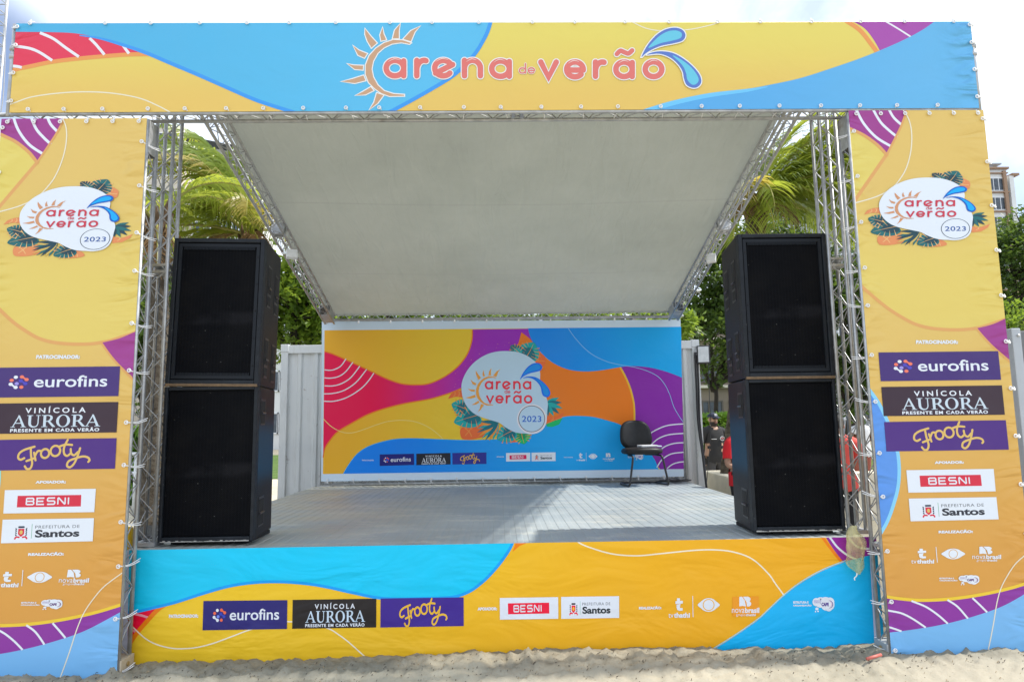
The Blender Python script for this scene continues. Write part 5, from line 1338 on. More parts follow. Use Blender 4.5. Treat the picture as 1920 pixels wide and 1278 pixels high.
# ------------------------------------------------------------------ people
def skin_mesh(name, verts, edges, rads, root_i=0, sub_=2):
    me = bpy.data.meshes.new(name); me.from_pydata(verts, edges, [])
    ob = bpy.data.objects.new(name, me); COL.objects.link(ob)
    md = ob.modifiers.new('s', 'SKIN'); md.use_smooth_shade = True
    sv = me.skin_vertices[0].data if me.skin_vertices else None
    if sv is None:
        bm = bmesh.new(); bm.from_mesh(me); bm.verts.layers.skin.verify(); bm.to_mesh(me); bm.free(); sv = me.skin_vertices[0].data
    for i, r_ in enumerate(rads):
        sv[i].radius = r_ if isinstance(r_, tuple) else (r_, r_); sv[i].use_root = (i == root_i)
    ms = ob.modifiers.new('u', 'SUBSURF'); ms.levels = sub_; ms.render_levels = sub_
    dg = bpy.context.evaluated_depsgraph_get(); dg.update()
    m2 = bpy.data.meshes.new_from_object(ob.evaluated_get(dg)); bpy.data.objects.remove(ob); return m2

def person(label, loc, yaw, hgt, skin_c, shirt_c, trouser_c, pose, cap=None, hair=None, glasses=False, beard=False, sleeve=.7, chest=None, girth=1.0, group=None):
    """figure facing -y before yaw; pose holds elbow and wrist positions for (screen) left and right arm"""
    root = thing('person', label, 'person', loc, group); s = hgt / 1.72
    V = []; E = []; R_ = []; bone = []
    def v(p, r, par=None):
        V.append(Vector(p) * s); R_.append((r[0] * s, r[1] * s) if isinstance(r, tuple) else r * s); i = len(V) - 1
        if par is not None: E.append((par, i))
        return i
    g = girth
    pel = v((0, 0, .94), (.155 * g, .115 * g)); sp = v((0, -.005, 1.10), (.15 * g, .11 * g), pel); ch = v((0, .0, 1.28), (.165 * g, .115 * g), sp); nb = v((0, .012, 1.42), (.085, .075), ch); nk = v((0, .0, 1.485), (.056, .056), nb)
    h0 = v((0, -.012, 1.55), (.070, .082), nk); h1 = v((0, -.012, 1.63), (.078, .094), h0); h2 = v((0, -.004, 1.70), (.052, .062), h1)
    names = {}
    for sg, nm in ((-1, 'l'), (1, 'r')):
        shd = v((sg * .185 * (g * .5 + .5), .01, 1.395), .068, nb); el = v(pose[nm][0], .044, shd); wr = v(pose[nm][1], .029, el)
        d = (Vector(pose[nm][1]) - Vector(pose[nm][0])).normalized(); pm_ = v(Vector(pose[nm][1]) + d * .06, (.030, .020), wr)
        names[nm] = (shd, el, wr, pm_, d)
        hp = v((sg * .095, 0, .88), .098 * g, pel); kn = v((sg * .11, -.02, .50), .062, hp); an = v((sg * .115, .02, .09), .043, kn); to = v((sg * .13, -.14, .035), (.042, .03), an)
    me = skin_mesh('body', V, E, R_)
    # fingers: five short chains per hand, joined into the body mesh
    bm = bmesh.new(); bm.from_mesh(me)
    for nm, sg in (('l', -1), ('r', 1)):
        shd, el, wr, pm_, d = names[nm]; side = d.cross(Vector((0, -1, 0) if abs(d.y) < .7 else (0, 0, 1))).normalized(); nrm = side.cross(d)
        P = V[pm_] / s
        for q, (o_, ln, sp_) in enumerate(((-.030, .062, -.12), (-.011, .074, -.03), (.009, .070, .04), (.028, .054, .14), (-.040, .050, -.9))):
            thumb = q == 4
            a = P + side * o_ + d * (.0 if not thumb else -.025); dd = (d + side * sp_).normalized(); cu = nrm * (pose.get('curl', .5))
            pts = [a * s, (a + dd * ln * .5) * s, (a + (dd + cu * .6).normalized() * ln * .85) * s, (a + (dd * .8 + cu).normalized() * ln) * s]
            r_ = [.0088 * s, .0085 * s, .0078 * s, .005 * s]
            fm = MB(); fm.tube(pts, r_, 6); o2 = len(bm.verts); vv = [bm.verts.new(p) for p in fm.v]
            for f in fm.f: bm.faces.new([vv[i] for i in f])
    # nose and ears
    for c_, rr, sc in (((0, -.108, 1.60), .017, (1, 1.1, 1.6)), ((-.082, 0, 1.605), .022, (.5, .8, 1.3)), ((.082, 0, 1.605), .022, (.5, .8, 1.3))):
        fm = MB(); fm.sphere(Vector(c_) * s, rr * s, None, 8, 6, sc); vv = [bm.verts.new(p) for p in fm.v]
        for f in fm.f:
            try: bm.faces.new([vv[i] for i in f])
            except ValueError: pass
    bmesh.ops.recalc_face_normals(bm, faces=bm.faces[:]); bm.to_mesh(me); bm.free()
    me.polygons.foreach_set('use_smooth', [True] * len(me.polygons))
    sk = simple('skin %.2f %.2f' % skin_c[:2], skin_c, .5, 0, .1, 12); me.materials.clear(); me.materials.append(sk)
    body = bpy.data.objects.new('body', me); COL.objects.link(body); body.parent = root
    # clothing: shells grown outward from the body faces nearest to the clothed bones
    bones = []
    def seg(i, j, kind): bones.append((V[i], V[j], kind))
    seg(pel, sp, 'torso'); seg(sp, ch, 'torso'); seg(ch, nb, 'torso'); seg(nk, h0, 'head'); seg(h0, h2, 'head'); seg(nb, nk, 'neck')
    for nm in 'lr':
        a, b, c, d_, _ = names[nm]; seg(nb, a, 'torso'); seg(a, b, 'arm'); seg(b, c, 'fore'); seg(c, d_, 'hand')
    ii = [(e[0], e[1]) for e in E if e[0] == pel and e[1] != sp]
    for _, hp in ii: seg(pel, hp, 'leg'); seg(hp, hp + 1, 'leg'); seg(hp + 1, hp + 2, 'shin'); seg(hp + 2, hp + 3, 'foot')
    def near(c):
        best = (9, None, 0)
        for a, b, kd in bones:
            t = max(0, min(1, (c - a).dot(b - a) / (b - a).length_squared)); dd = (c - a - (b - a) * t).length
            if dd < best[0]: best = (dd, kd, t)
        return best[1], best[2]
    sel = {'shirt': [], 'trousers': [], 'shoes': []}
    for pg in me.polygons:
        kd, t = near(pg.center); z = pg.center.z / s
        if kd == 'foot': sel['shoes'].append(pg)
        if (kd == 'torso' and z > .82) or (kd == 'arm' and t < sleeve) or (kd == 'neck' and t < .3) or (kd == 'leg' and z > .84): sel['shirt'].append(pg)
        if (kd in ('leg', 'torso') and z < 1.0) or kd == 'leg' or (kd == 'shin' and t < .95): sel['trousers'].append(pg)
    for nm, col, off in (('trousers', trouser_c, .010), ('shirt', shirt_c, .022), ('shoes', (.05, .05, .05), .012)):
        idx = {}; vs_ = []; fs_ = []
        for pg in sel[nm]:
            f = []
            for i in pg.vertices:
                if i not in idx:
                    idx[i] = len(vs_); q = me.vertices[i]
                    wob = noise.noise(q.co * 9) * .006
                    vs_.append(q.co + q.normal * (off + wob) * s)
                f.append(idx[i])
            fs_.append(f)
        mb = MB(); mb.add(vs_, fs_, simple('cloth %.2f %.2f %.2f' % col[:3], col, .85, 0, .12, 9, .2, 40)); mb.build(nm, None, root, True, origin=(0, 0, 0))
    if hair:
        mb = MB(); mb.sphere(Vector((0, .012, 1.655)) * s, .098 * s, simple('hair', hair, .7), 16, 10, (.92, 1.0, .92)); mb.build('hair', None, root, True, origin=(0, 0, 0))
    if cap:
        mb = MB(); cmn = simple('cap cloth', cap, .8); vs_ = []; fs_ = []; n_ = 20
        for i in range(6):
            th = i / 5 * math.pi / 2
            for j in range(n_):
                a = 2 * math.pi * j / n_; vs_.append(Vector((.094 * math.cos(th) * math.cos(a), .0 + .108 * math.cos(th) * math.sin(a), 1.652 + .085 * math.sin(th))) * s)
        for i in range(5):
            for j in range(n_): fs_.append((i * n_ + j, i * n_ + (j + 1) % n_, (i + 1) * n_ + (j + 1) % n_, (i + 1) * n_ + j))
        mb.add(vs_, fs_, cmn); cp = mb.build('cap', None, root, True, origin=(0, 0, 0))
        mb = MB(); pts = [(-.075, -.085), (-.07, -.13), (-.04, -.165), (0, -.175), (.04, -.165), (.07, -.13), (.075, -.085)]
        vs_ = [Vector((x, y, 1.652 - .02 * abs(y + .085) / .09 - .25 * x * x / .1 * .1)) * s for x, y in pts]; vs_ += [q + Vector((0, 0, .008)) for q in vs_]
        mb.add(vs_, [tuple(range(7))[::-1], tuple(range(7, 14))] + [(i, (i + 1) % 7, 7 + (i + 1) % 7, 7 + i) for i in range(7)], cmn); mb.build('visor', None, cp, origin=(0, 0, 0))
        mb = MB(); w_ = simple('cap badge', (.75, .76, .8), .7)
        for a_, b_ in (((-.02, 0, 1.672), (-.008, 0, 1.715)), ((-.008, 0, 1.703), (.018, 0, 1.715)), ((-.008, 0, 1.672), (.020, 0, 1.683)), ((.010, 0, 1.684), (.020, 0, 1.702)), ((-.008, 0, 1.689), (.010, 0, 1.697))):
            mb.box((a_[0] * s, -.118 * s, a_[2] * s), (b_[0] * s, -.098 * s, b_[2] * s), w_)
        mb.build('badge', None, cp, origin=(0, 0, 0))
    if glasses:
        mb = MB(); dk = simple('dark glasses', (.01, .01, .012), .2)
        for sg in (-1, 1):
            mb.sphere(Vector((sg * .034, -.103, 1.628)) * s, .027 * s, dk, 10, 6, (1.1, .35, .75)); mb.tube([Vector((sg * .06, -.095, 1.632)) * s, Vector((sg * .088, -.02, 1.632)) * s], .004 * s, 5, dk)
        mb.build('sunglasses', None, root, True, origin=(0, 0, 0))
    if beard:
        vs_ = []; fs_ = []; idx = {}
        for pg in me.polygons:
            c = pg.center / s
            if 1.485 < c.z < 1.575 and c.y < -.02 and abs(c.x) < .09 and near(pg.center)[0] in ('head', 'neck'):
                f = []
                for i in pg.vertices:
                    if i not in idx: idx[i] = len(vs_); vs_.append(me.vertices[i].co + me.vertices[i].normal * .010)
                    f.append(idx[i])
                fs_.append(f)
        mb = MB(); mb.add(vs_, fs_, simple('beard', (.025, .017, .013), .8)); mb.build('beard', None, root, True, origin=(0, 0, 0))
        mb = MB(); mb.tube([Vector((-.022, -.104, 1.555)) * s, Vector((0, -.110, 1.553)) * s, Vector((.022, -.104, 1.556)) * s], .007 * s, 6, simple('lips', (.45, .2, .16), .5)); mb.build('mouth', None, root, True, origin=(0, 0, 0))
    if chest:
        mb = MB(); w_ = simple('shirt print', (.6, .6, .62), .8); rdm = simple('shirt print red', (.55, .12, .12), .8)
        yq = -.148 * s
        mb.tube([Vector((.085 + .042 * math.cos(a * math.pi / 8), -.150, 1.27 + .034 * math.sin(a * math.pi / 8))) * s for a in range(16)], .006 * s, 5, w_, closed=True)
        mb.box((.06 * s, yq - .004, 1.262 * s), (.11 * s, yq + .004, 1.285 * s), rdm); mb.box((.065 * s, yq - .006, 1.268 * s), (.10 * s, yq + .002, 1.274 * s), w_)
        mb.box((-.13 * s, yq - .002, 1.258 * s), (-.03 * s, yq + .008, 1.268 * s), w_); mb.build('print', None, root, origin=(0, 0, 0))
    root.rotation_euler = (0, 0, yaw); return root, names, V
pm0 = W(1337, 800, 7.7)
r0, nm0, V0_ = person('person in black T-shirt and dark blue cap holding a phone behind the low cream wall', (pm0.x, 7.7, 0), RAD(14), 1.73, (.42, .25, .17), (.020, .020, .022), (.05, .05, .055),
                   {'l': ((-.27, .03, 1.12), (-.29, -.04, .86)), 'r': ((.29, .02, 1.14), (.15, -.20, 1.10)), 'curl': .9}, cap=(.012, .018, .045), glasses=True, beard=True, chest=True, girth=1.14)
hp_ = Matrix.Rotation(RAD(14), 3, 'Z') @ Vector((.085, -.245, 1.135)) + Vector((pm0.x, 7.7, 0))
mb = MB(); mb.bbox((-.075, -.038, -.006), (.075, .038, .006), .005, simple('phone black', (.012, .012, .014), .25)); ph = mb.build('phone', None, None, False, origin=(0, 0, 0)); ph.location = hp_; ph.rotation_euler = (RAD(-35), RAD(8), RAD(160))
tag(ph, 'black phone held in the hand of the person in the dark blue cap', 'phone')
person('person in red T-shirt half hidden on the left side of the right speaker stack', (3.10, 4.05, 0), RAD(20), 1.62, (.36, .2, .13), (.62, .012, .02), (.02, .02, .022),
       {'l': ((-.27, -.02, 1.10), (-.12, -.24, 1.04)), 'r': ((.26, .03, 1.1), (.22, -.1, .9)), 'curl': .8}, hair=(.02, .015, .012), girth=1.15)
person('person in coral red shirt seen through the right tower beside the speakers', (3.94, 3.25, 0), RAD(160), 1.62, (.38, .21, .14), (.72, .09, .07), (.02, .02, .025),
       {'l': ((-.27, .03, 1.12), (-.29, -.08, .88)), 'r': ((.27, .03, 1.12), (.28, -.10, .88)), 'curl': .6}, hair=(.02, .015, .012), girth=1.1)
pd_ = W(1612, 800, 9.5)
person('person in white top with bare brown arms standing far behind the right tower', (pd_.x, 9.5, 0), RAD(190), 1.68, (.20, .09, .05), (.55, .56, .58), (.25, .07, .05),
       {'l': ((-.30, .02, 1.16), (-.2, -.2, 1.25)), 'r': ((.28, .03, 1.14), (.2, -.18, 1.1)), 'curl': .6}, hair=(.03, .02, .015), girth=1.15, sleeve=.3)

# ------------------------------------------------------------------ vegetation
palm_m = leafmat('palm leaf', (.06, .125, .02, 1), (.21, .27, .05, 1), (.54, .60, .07, 1), .52, 2.2, .30)
palm_y = leafmat('palm leaf yellowing', (.20, .21, .05, 1), (.40, .33, .10, 1), (.62, .50, .09, 1), .5, 1.5, .35)
palm_d = leafmat('palm leaf dead', (.16, .09, .045, 1), (.26, .17, .08, 1), (.3, .18, .07, 1), .3, 1.5, .7)
rach_m = simple('palm rib', (.30, .28, .06), .5, 0, .25)
k = NT('palm bark'); p = k.pos(); sep = k.n('ShaderNodeSeparateXYZ'); k.l(p, sep.inputs[0])
rg_ = k.mr(k.math('FRACT', k.math('ADD', k.math('MULTIPLY', sep.outputs[2], 9), k.math('MULTIPLY', k.noise(p, 6, 3), .8))), 0, .25, 1, 0); n_ = k.mr(k.noise(p, 9, 6, .7), .3, .7, 0, 1)
c = k.mix(n_, (.045, .034, .024, 1), (.17, .145, .11, 1)); c = k.mix(k.math('MULTIPLY', rg_, .6), c, (.05, .035, .025, 1)); k.bsdf(c, .95, 0, k.bump(k.noise(p, 22, 5, .7), .8, .03), .1); bark_p = k.m
def frond(root, start, az, el, ln, droop, seed, m, hang=.70, leaf=.62, gapd=.036):
    rg = random.Random(seed); pts = []; p = Vector(start); n = 22
    for i in range(n + 1):
        pts.append(p.copy()); t = i / n; e = el - droop * t ** 1.2; a = az + .06 * math.sin(t * 3 + seed)
        p = p + Vector((math.cos(a) * math.cos(e), math.sin(a) * math.cos(e), math.sin(e))) * ln / n
    mb = MB(); mb.tube(pts, [.026 * (1 - .88 * i / n) + .003 for i in range(n + 1)], 6, rach_m)
    cnt = int(ln * .9 / gapd); o_ = len(mb.v)
    vs_ = []; fs_ = []
    for q in range(cnt):
        t = .10 + .90 * (q + rg.random() * .4) / cnt; x = t * n; i = min(int(x), n - 1); c = pts[i].lerp(pts[i + 1], x - i); d = (pts[i + 1] - pts[i]).normalized()
        side = d.cross(Vector((0, 0, 1)));  side = side.normalized() if side.length > .05 else Vector((1, 0, 0)); upv = side.cross(d)
        L = leaf * (.35 + .65 * math.sin(math.pi * min(1, (t * .82 + .16)))) * (1 if t < .9 else .75) * rg.uniform(.85, 1.1)
        for sg in (-1, 1):
            dr = (side * sg * .80 + d * (.55 + .3 * t) + upv * .18 + Vector((rg.gauss(0, .06), rg.gauss(0, .06), rg.gauss(0, .07)))).normalized()
            w = .0125 * rg.uniform(.8, 1.25); pp = c.copy(); N = 4; base_i = len(vs_); wd = d.cross(dr); wd = d * .8 + wd.normalized() * .6 if wd.length > 1e-3 else d; wd.normalize()
            for s in range(N + 1):
                u = s / N; ww = w * (.35 + 1.0 * math.sin(math.pi * min(1, u * .8 + .18))) if s < N else .0015
                vs_ += [pp - wd * ww, pp + wd * ww]
                dd = (dr + Vector((0, 0, -1)) * hang * u * 1.6 * rg.uniform(.85, 1.15)).normalized(); pp = pp + dd * L / N
            for s in range(N): fs_.append((base_i + 2 * s, base_i + 2 * s + 1, base_i + 2 * s + 3, base_i + 2 * s + 2))
    mb.add(vs_, fs_, m); return mb.build('frond', None, root)
def palm(label, base, top, r, fr, dead=()):
    root = thing('palm_tree', label, 'palm tree', base, 'palm trees behind the stage'); b = Vector(base); t = Vector(top)
    mb = MB(); pts = []; rs = []
    for i in range(40):
        u = i / 39; pts.append(b.lerp(t, u) + Vector((.12 * math.sin(u * 2.5), .05 * math.sin(u * 3), 0)) * u * (1 - u) * 2); rs.append(r * (1.35 - .5 * u + .35 * max(0, .12 - u) / .12) * (1 + .05 * (i % 2)))
    mb.tube(pts, rs, 16, bark_p); mb.build('trunk', None, root, True)
    mb = MB()   # fibrous crown shaft with old leaf bases
    rg = random.Random(int(base[0] * 10)); fm = simple('leaf base fibre', (.10, .06, .03), .95, 0, .4, 20, .5, 60)
    for i in range(14):
        a = i * 2.4; p0 = t + Vector((math.cos(a) * r * .5, math.sin(a) * r * .5, -.55 + .035 * i)); mb.tube([p0, p0 + Vector((math.cos(a) * .06, math.sin(a) * .06, .22)), p0 + Vector((math.cos(a) * .13, math.sin(a) * .13, .42))], [.06, .045, .02], 7, fm)
    mb.build('crown_shaft', None, root, True)
    for i, (az, el, ln, dr, kind, lf) in enumerate(fr):
        frond(root, t + Vector((math.cos(RAD(az)) * .06, math.sin(RAD(az)) * .06, .02 * (i % 5))), RAD(az), RAD(el), ln, RAD(dr), i * 7 + int(abs(base[0]) * 5), {'g': palm_m, 'y': palm_y, 'd': palm_d}[kind], .9 if kind != 'd' else 1.6, lf)
YP = 5.9
pl = W(470, 440, YP + .6); plb = W(470, 1000, YP + .6)
palm('coconut palm with drooping yellow green fronds rising behind the left speaker stack', (pl.x - .1, YP + .6, 0), tuple(pl), .13,
     [(182, 46, 2.35, 95, 'g', .95), (208, 72, 2.7, 135, 'y', .9), (170, 62, 3.4, 80, 'g', .85), (150, 74, 3.3, 85, 'g', .85), (178, 34, 2.8, 50, 'g', .85), (60, 80, 3.0, 60, 'g', .8), (175, 84, 2.6, 75, 'g', .9), (192, 78, 2.3, 95, 'g', .85), (160, 70, 2.9, 60, 'g', .9), (130, 50, 3.2, 60, 'g', .85), (198, 14, 2.3, 60, 'g', .95), (222, 40, 2.0, 100, 'g', .7), (150, 40, 2.8, 80, 'g', .8), (120, 62, 2.6, 75, 'g', .7), (95, 74, 2.6, 60, 'g', .75), (75, 66, 2.7, 70, 'g', .75), (110, 82, 2.8, 60, 'g', .7),
      (40, 58, 2.4, 85, 'g', .7), (-15, 30, 1.7, 110, 'y', .65), (-40, 12, 1.5, 85, 'y', .6), (-70, 45, 1.7, 115, 'y', .65), (245, 45, 1.9, 110, 'g', .7), (190, -12, 1.8, 50, 'd', .55), (300, -20, 1.2, 45, 'd', .5), (60, 20, 2.2, 70, 'g', .7), (165, 8, 2.6, 50, 'g', .8), (135, 15, 2.6, 50, 'g', .8)])
pq = W(300, 430, 4.5); pqb = W(288, 900, 4.5)
palm('palm with a rough pale trunk standing right behind the left lattice towers', (pqb.x, 4.5, 0), (pq.x - .05, 4.5, pq.z + .1), .125,
     [(170, 45, 2.2, 110, 'g', .75), (200, 20, 2.0, 90, 'g', .75), (120, 50, 2.2, 110, 'g', .7), (60, 55, 1.9, 105, 'g', .7), (20, 65, 1.6, 110, 'g', .6), (250, 40, 1.4, 120, 'g', .55), (300, -55, .9, 25, 'd', .45), (340, -50, 1.0, 25, 'd', .45), (230, -50, .9, 25, 'd', .4), (150, -40, 1.2, 30, 'd', .5)])
pr_ = W(1416, 382, YP)
palm('coconut palm with long arching fronds rising behind the right speaker stack', (pr_.x - .75, YP, 0), tuple(pr_), .13,
     [(6, 50, 3.3, 38, 'g', .9), (198, -22, 1.7, 45, 'y', .85), (228, -18, 1.5, 60, 'g', .8), (262, -10, 1.2, 75, 'g', .75), (305, -15, 1.6, 55, 'g', .8), (335, 38, 2.1, 85, 'g', .95), (348, 24, 2.4, 55, 'g', 1.0), (352, 48, 2.5, 80, 'g', 1.0), (322, 12, 1.7, 60, 'g', .9), (0, 36, 2.9, 45, 'g', 1.0), (262, 28, 1.3, 115, 'g', .6), (300, 22, 1.4, 105, 'g', .6), (235, 2, 1.1, 70, 'd', .5), (280, -15, 1.0, 60, 'd', .5), (14, 68, 3.4, 70, 'g', .9), (30, 55, 3.5, 50, 'g', .9), (-10, 60, 3.0, 75, 'g', .9), (10, 56, 2.6, 115, 'g', .95), (-6, 30, 2.5, 70, 'g', 1.0), (2, 10, 2.5, 32, 'g', 1.05), (26, 40, 2.9, 70, 'g', .9), (45, 62, 2.9, 70, 'g', .8), (125, 60, 2.2, 90, 'g', .7),
      (205, 0, 1.5, 55, 'y', .7), (240, 18, 1.4, 85, 'y', .65), (-35, 34, 1.9, 100, 'g', .85), (20, 22, 2.6, 40, 'g', .9), (-18, 44, 2.4, 85, 'g', .85), (12, -4, 2.4, 25, 'g', .8)])

def leaf_cloud(mb, blobs, n, ls, mat, seed, hollow=.5):
    rg = random.Random(seed); vs_ = []; fs_ = []; tot = sum(b[1] ** 2 for b in blobs)
    for c, r, sq in [(Vector(b[0]), b[1], b[2] if len(b) > 2 else .8) for b in blobs]:
        m_ = int(n * r * r / tot)
        # leaves gather in small twigs so gaps and dark hollows remain
        tw = []
        for i in range(max(8, m_ // 16)):
            d = Vector((rg.gauss(0, 1), rg.gauss(0, 1), rg.gauss(0, 1))).normalized(); q = r * (hollow + (1 - hollow) * rg.random() ** .5) * (1 + .28 * noise.noise(d * 2.3 + c))
            tw.append((c + Vector((d.x * q, d.y * q, d.z * q * sq)), d))
        for i in range(m_):
            t, d = tw[rg.randrange(len(tw))]; p0 = t + Vector((rg.gauss(0, .11), rg.gauss(0, .11), rg.gauss(0, .09))) * (ls / .16)
            a = (d * .5 + Vector((rg.gauss(0, .7), rg.gauss(0, .7), rg.gauss(-.1, .5)))).normalized(); b = a.cross(Vector((rg.gauss(0, .35), rg.gauss(0, .35), 1)));  b = b.normalized() if b.length > .01 else Vector((1, 0, 0))
            nn = a.cross(b); L = ls * rg.uniform(.65, 1.25); wd = L * .30; o_ = len(vs_)
            vs_ += [p0, p0 + a * L * .45 + b * wd + nn * L * .05, p0 + a * L + nn * -L * .10, p0 + a * L * .45 - b * wd + nn * L * .05]
            fs_.append((o_, o_ + 1, o_ + 2, o_ + 3))
    mb.add(vs_, fs_, mat)
bark_m = simple('tree bark', (.045, .036, .028), .95, 0, .3, 6, .6, 30)
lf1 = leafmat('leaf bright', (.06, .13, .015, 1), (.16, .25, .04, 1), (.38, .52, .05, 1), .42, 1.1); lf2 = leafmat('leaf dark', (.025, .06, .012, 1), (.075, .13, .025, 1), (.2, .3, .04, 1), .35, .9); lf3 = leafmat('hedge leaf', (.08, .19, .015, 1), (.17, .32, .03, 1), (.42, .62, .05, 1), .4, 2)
def tree(label, base, h, blobs, n, ls, mat, seed, tr=.13, lean=(0, 0), group='broad leaved trees behind the stage', name='tree', cat='tree'):
    root = thing(name, label, cat, base, group); b = Vector(base); rg = random.Random(seed)
    mb = MB(); t = b + Vector((lean[0], lean[1], h)); pts = [b.lerp(t, i / 8) + Vector((.06 * math.sin(i), .04 * math.cos(i * 1.3), 0)) * (i / 8) for i in range(9)]
    mb.tube(pts, [tr * (1.25 - .07 * i) for i in range(9)], 10, bark_m)
    for c in blobs:
        cc = Vector(c[0]); mid = t.lerp(cc, .5) + Vector((rg.gauss(0, .2), rg.gauss(0, .2), -.1)); mb.tube(bend([t - Vector((0, 0, .2)), mid, cc + Vector((0, 0, c[1] * .3))], 5), [tr * .6 * (1 - .8 * i / 10) + .01 for i in range(11)], 7, bark_m)
        for q in range(5):
            d = Vector((rg.gauss(0, 1), rg.gauss(0, 1), rg.gauss(.2, .7))).normalized(); mb.tube([mid.lerp(cc, .6), cc + d * c[1] * .45, cc + d * c[1] * .85], [tr * .22, tr * .14, .008], 5, bark_m)
    mb.build('trunk', None, root, True)
    mb = MB(); leaf_cloud(mb, blobs, n, ls, mat, seed); mb.build('crown', None, root); return root
def B(px, py, Y, r, sq=.85): q = W(px, py, Y); return (tuple(q), r, sq)
x_ = W(555, 700, 8.4).x
tree('bright leafy tree rising above the left end of the container', (x_ + .3, 8.6, 0), 2.9, [B(560, 575, 8.2, .85), B(535, 530, 8.5, .8), B(605, 615, 8.6, .7), B(585, 540, 9.0, .8), B(500, 610, 8.8, .9), B(650, 580, 9.2, .7), B(430, 590, 9.2, .9)], 7500, .17, lf1, 11, .13, (-.1, 0))
tree('low leafy crown visible in the slit between canopy and backdrop', (-.2, 9.4, 0), 2.2, [B(720, 592, 9.0, .7, .6), B(820, 600, 9.2, .8, .6), B(930, 604, 9.2, .7, .6), B(1010, 606, 9.3, .6, .5), B(1100, 600, 9.4, .6, .5), B(1190, 602, 9.6, .6, .5), B(1260, 606, 9.6, .5, .5)], 6000, .16, lf1, 12, .12)
x_ = W(1350, 790, 11.5).x
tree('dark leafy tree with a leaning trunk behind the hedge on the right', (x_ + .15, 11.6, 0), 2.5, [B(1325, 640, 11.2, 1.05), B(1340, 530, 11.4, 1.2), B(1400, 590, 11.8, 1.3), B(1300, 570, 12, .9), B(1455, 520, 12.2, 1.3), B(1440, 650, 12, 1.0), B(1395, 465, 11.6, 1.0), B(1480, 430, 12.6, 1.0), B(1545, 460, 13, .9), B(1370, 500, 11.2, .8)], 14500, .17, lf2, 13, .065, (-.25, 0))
x_ = W(1600, 790, 12.5).x
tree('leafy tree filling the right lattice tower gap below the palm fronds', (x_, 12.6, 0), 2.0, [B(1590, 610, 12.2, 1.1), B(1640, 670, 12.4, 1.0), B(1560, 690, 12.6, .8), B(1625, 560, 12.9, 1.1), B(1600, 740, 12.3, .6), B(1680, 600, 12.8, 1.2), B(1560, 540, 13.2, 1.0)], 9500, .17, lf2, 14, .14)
x_ = W(1895, 800, 14).x
tree('dense dark green tree at the right edge below the apartment block', (x_ + .6, 14.4, 0), 3, [B(1900, 480, 14, 1.0), B(1880, 560, 14, .8), B(1950, 520, 14.3, 1.6), B(1925, 440, 14.5, .9), B(1870, 470, 14.6, .6)], 8000, .16, lf2, 15, .2)
x_ = W(1890, 800, 12).x
tree('bright green shrub under the dark tree at the right edge', (x_ + .3, 12, 0), 1.2, [B(1895, 610, 12, .6), B(1905, 665, 12, .6), B(1930, 630, 12.2, .8), B(1900, 720, 12, .45)], 3600, .13, lf1, 16, .08, name='shrub', cat='shrub', group=None)
x_ = W(300, 800, 11).x
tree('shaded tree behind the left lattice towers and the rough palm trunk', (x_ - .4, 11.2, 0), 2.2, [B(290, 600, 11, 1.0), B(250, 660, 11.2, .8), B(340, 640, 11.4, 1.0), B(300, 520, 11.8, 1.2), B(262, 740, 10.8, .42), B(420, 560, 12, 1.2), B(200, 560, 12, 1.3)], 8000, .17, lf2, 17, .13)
def hedge(label, a, b, y0, z0, z1, n, seed, mat=lf3):
    rg = random.Random(seed); root = thing('hedge', label, 'hedge', ((a + b) / 2, y0 + .5, 0)); mb = MB(); vs_ = []; fs_ = []
    for i in range(n):
        x = rg.uniform(a, b); top = rg.random() < .5; wob = .07 * noise.noise((x * 2, 1, seed)) ; y = y0 + (rg.uniform(0, .9) if top else rg.uniform(-.03, .12)); z = (z1 + wob + rg.uniform(-.10, .05)) if top else rg.uniform(z0, z1)
        p0 = Vector((x, y, z)); q = Vector((rg.gauss(0, .7), -.6 + rg.gauss(0, .4), .7 + rg.gauss(0, .5))).normalized(); b_ = q.orthogonal().normalized(); b_ = (Matrix.Rotation(rg.uniform(0, 6.28), 3, q) @ b_); c_ = q.cross(b_); L = rg.uniform(.05, .10); o_ = len(vs_)
        vs_ += [p0 - b_ * L, p0 + c_ * L * .4, p0 + b_ * L, p0 - c_ * L * .4]; fs_.append((o_, o_ + 1, o_ + 2, o_ + 3))
    mb.add(vs_, fs_, mat); mb.build('foliage', None, root)
    mb = MB(); mb.bbox((a + .05, y0 + .12, 0), (b - .05, y0 + .8, z1 - .12), .05, simple('hedge core', (.03, .06, .012), .95, 0, .4, 6)); mb.build('inner_twigs', None, root)
hedge('clipped bright green hedge behind the person in the dark blue cap', W(1285, 800, 10.3).x, W(1560, 800, 10.3).x, 10.3, .2, W(1340, 779, 10.3).z, 5200, 21)
hedge('low green hedge seen through the left lattice towers', W(225, 800, 9.8).x, W(330, 800, 9.8).x, 9.8, .2, W(290, 800, 9.8).z, 1600, 22)

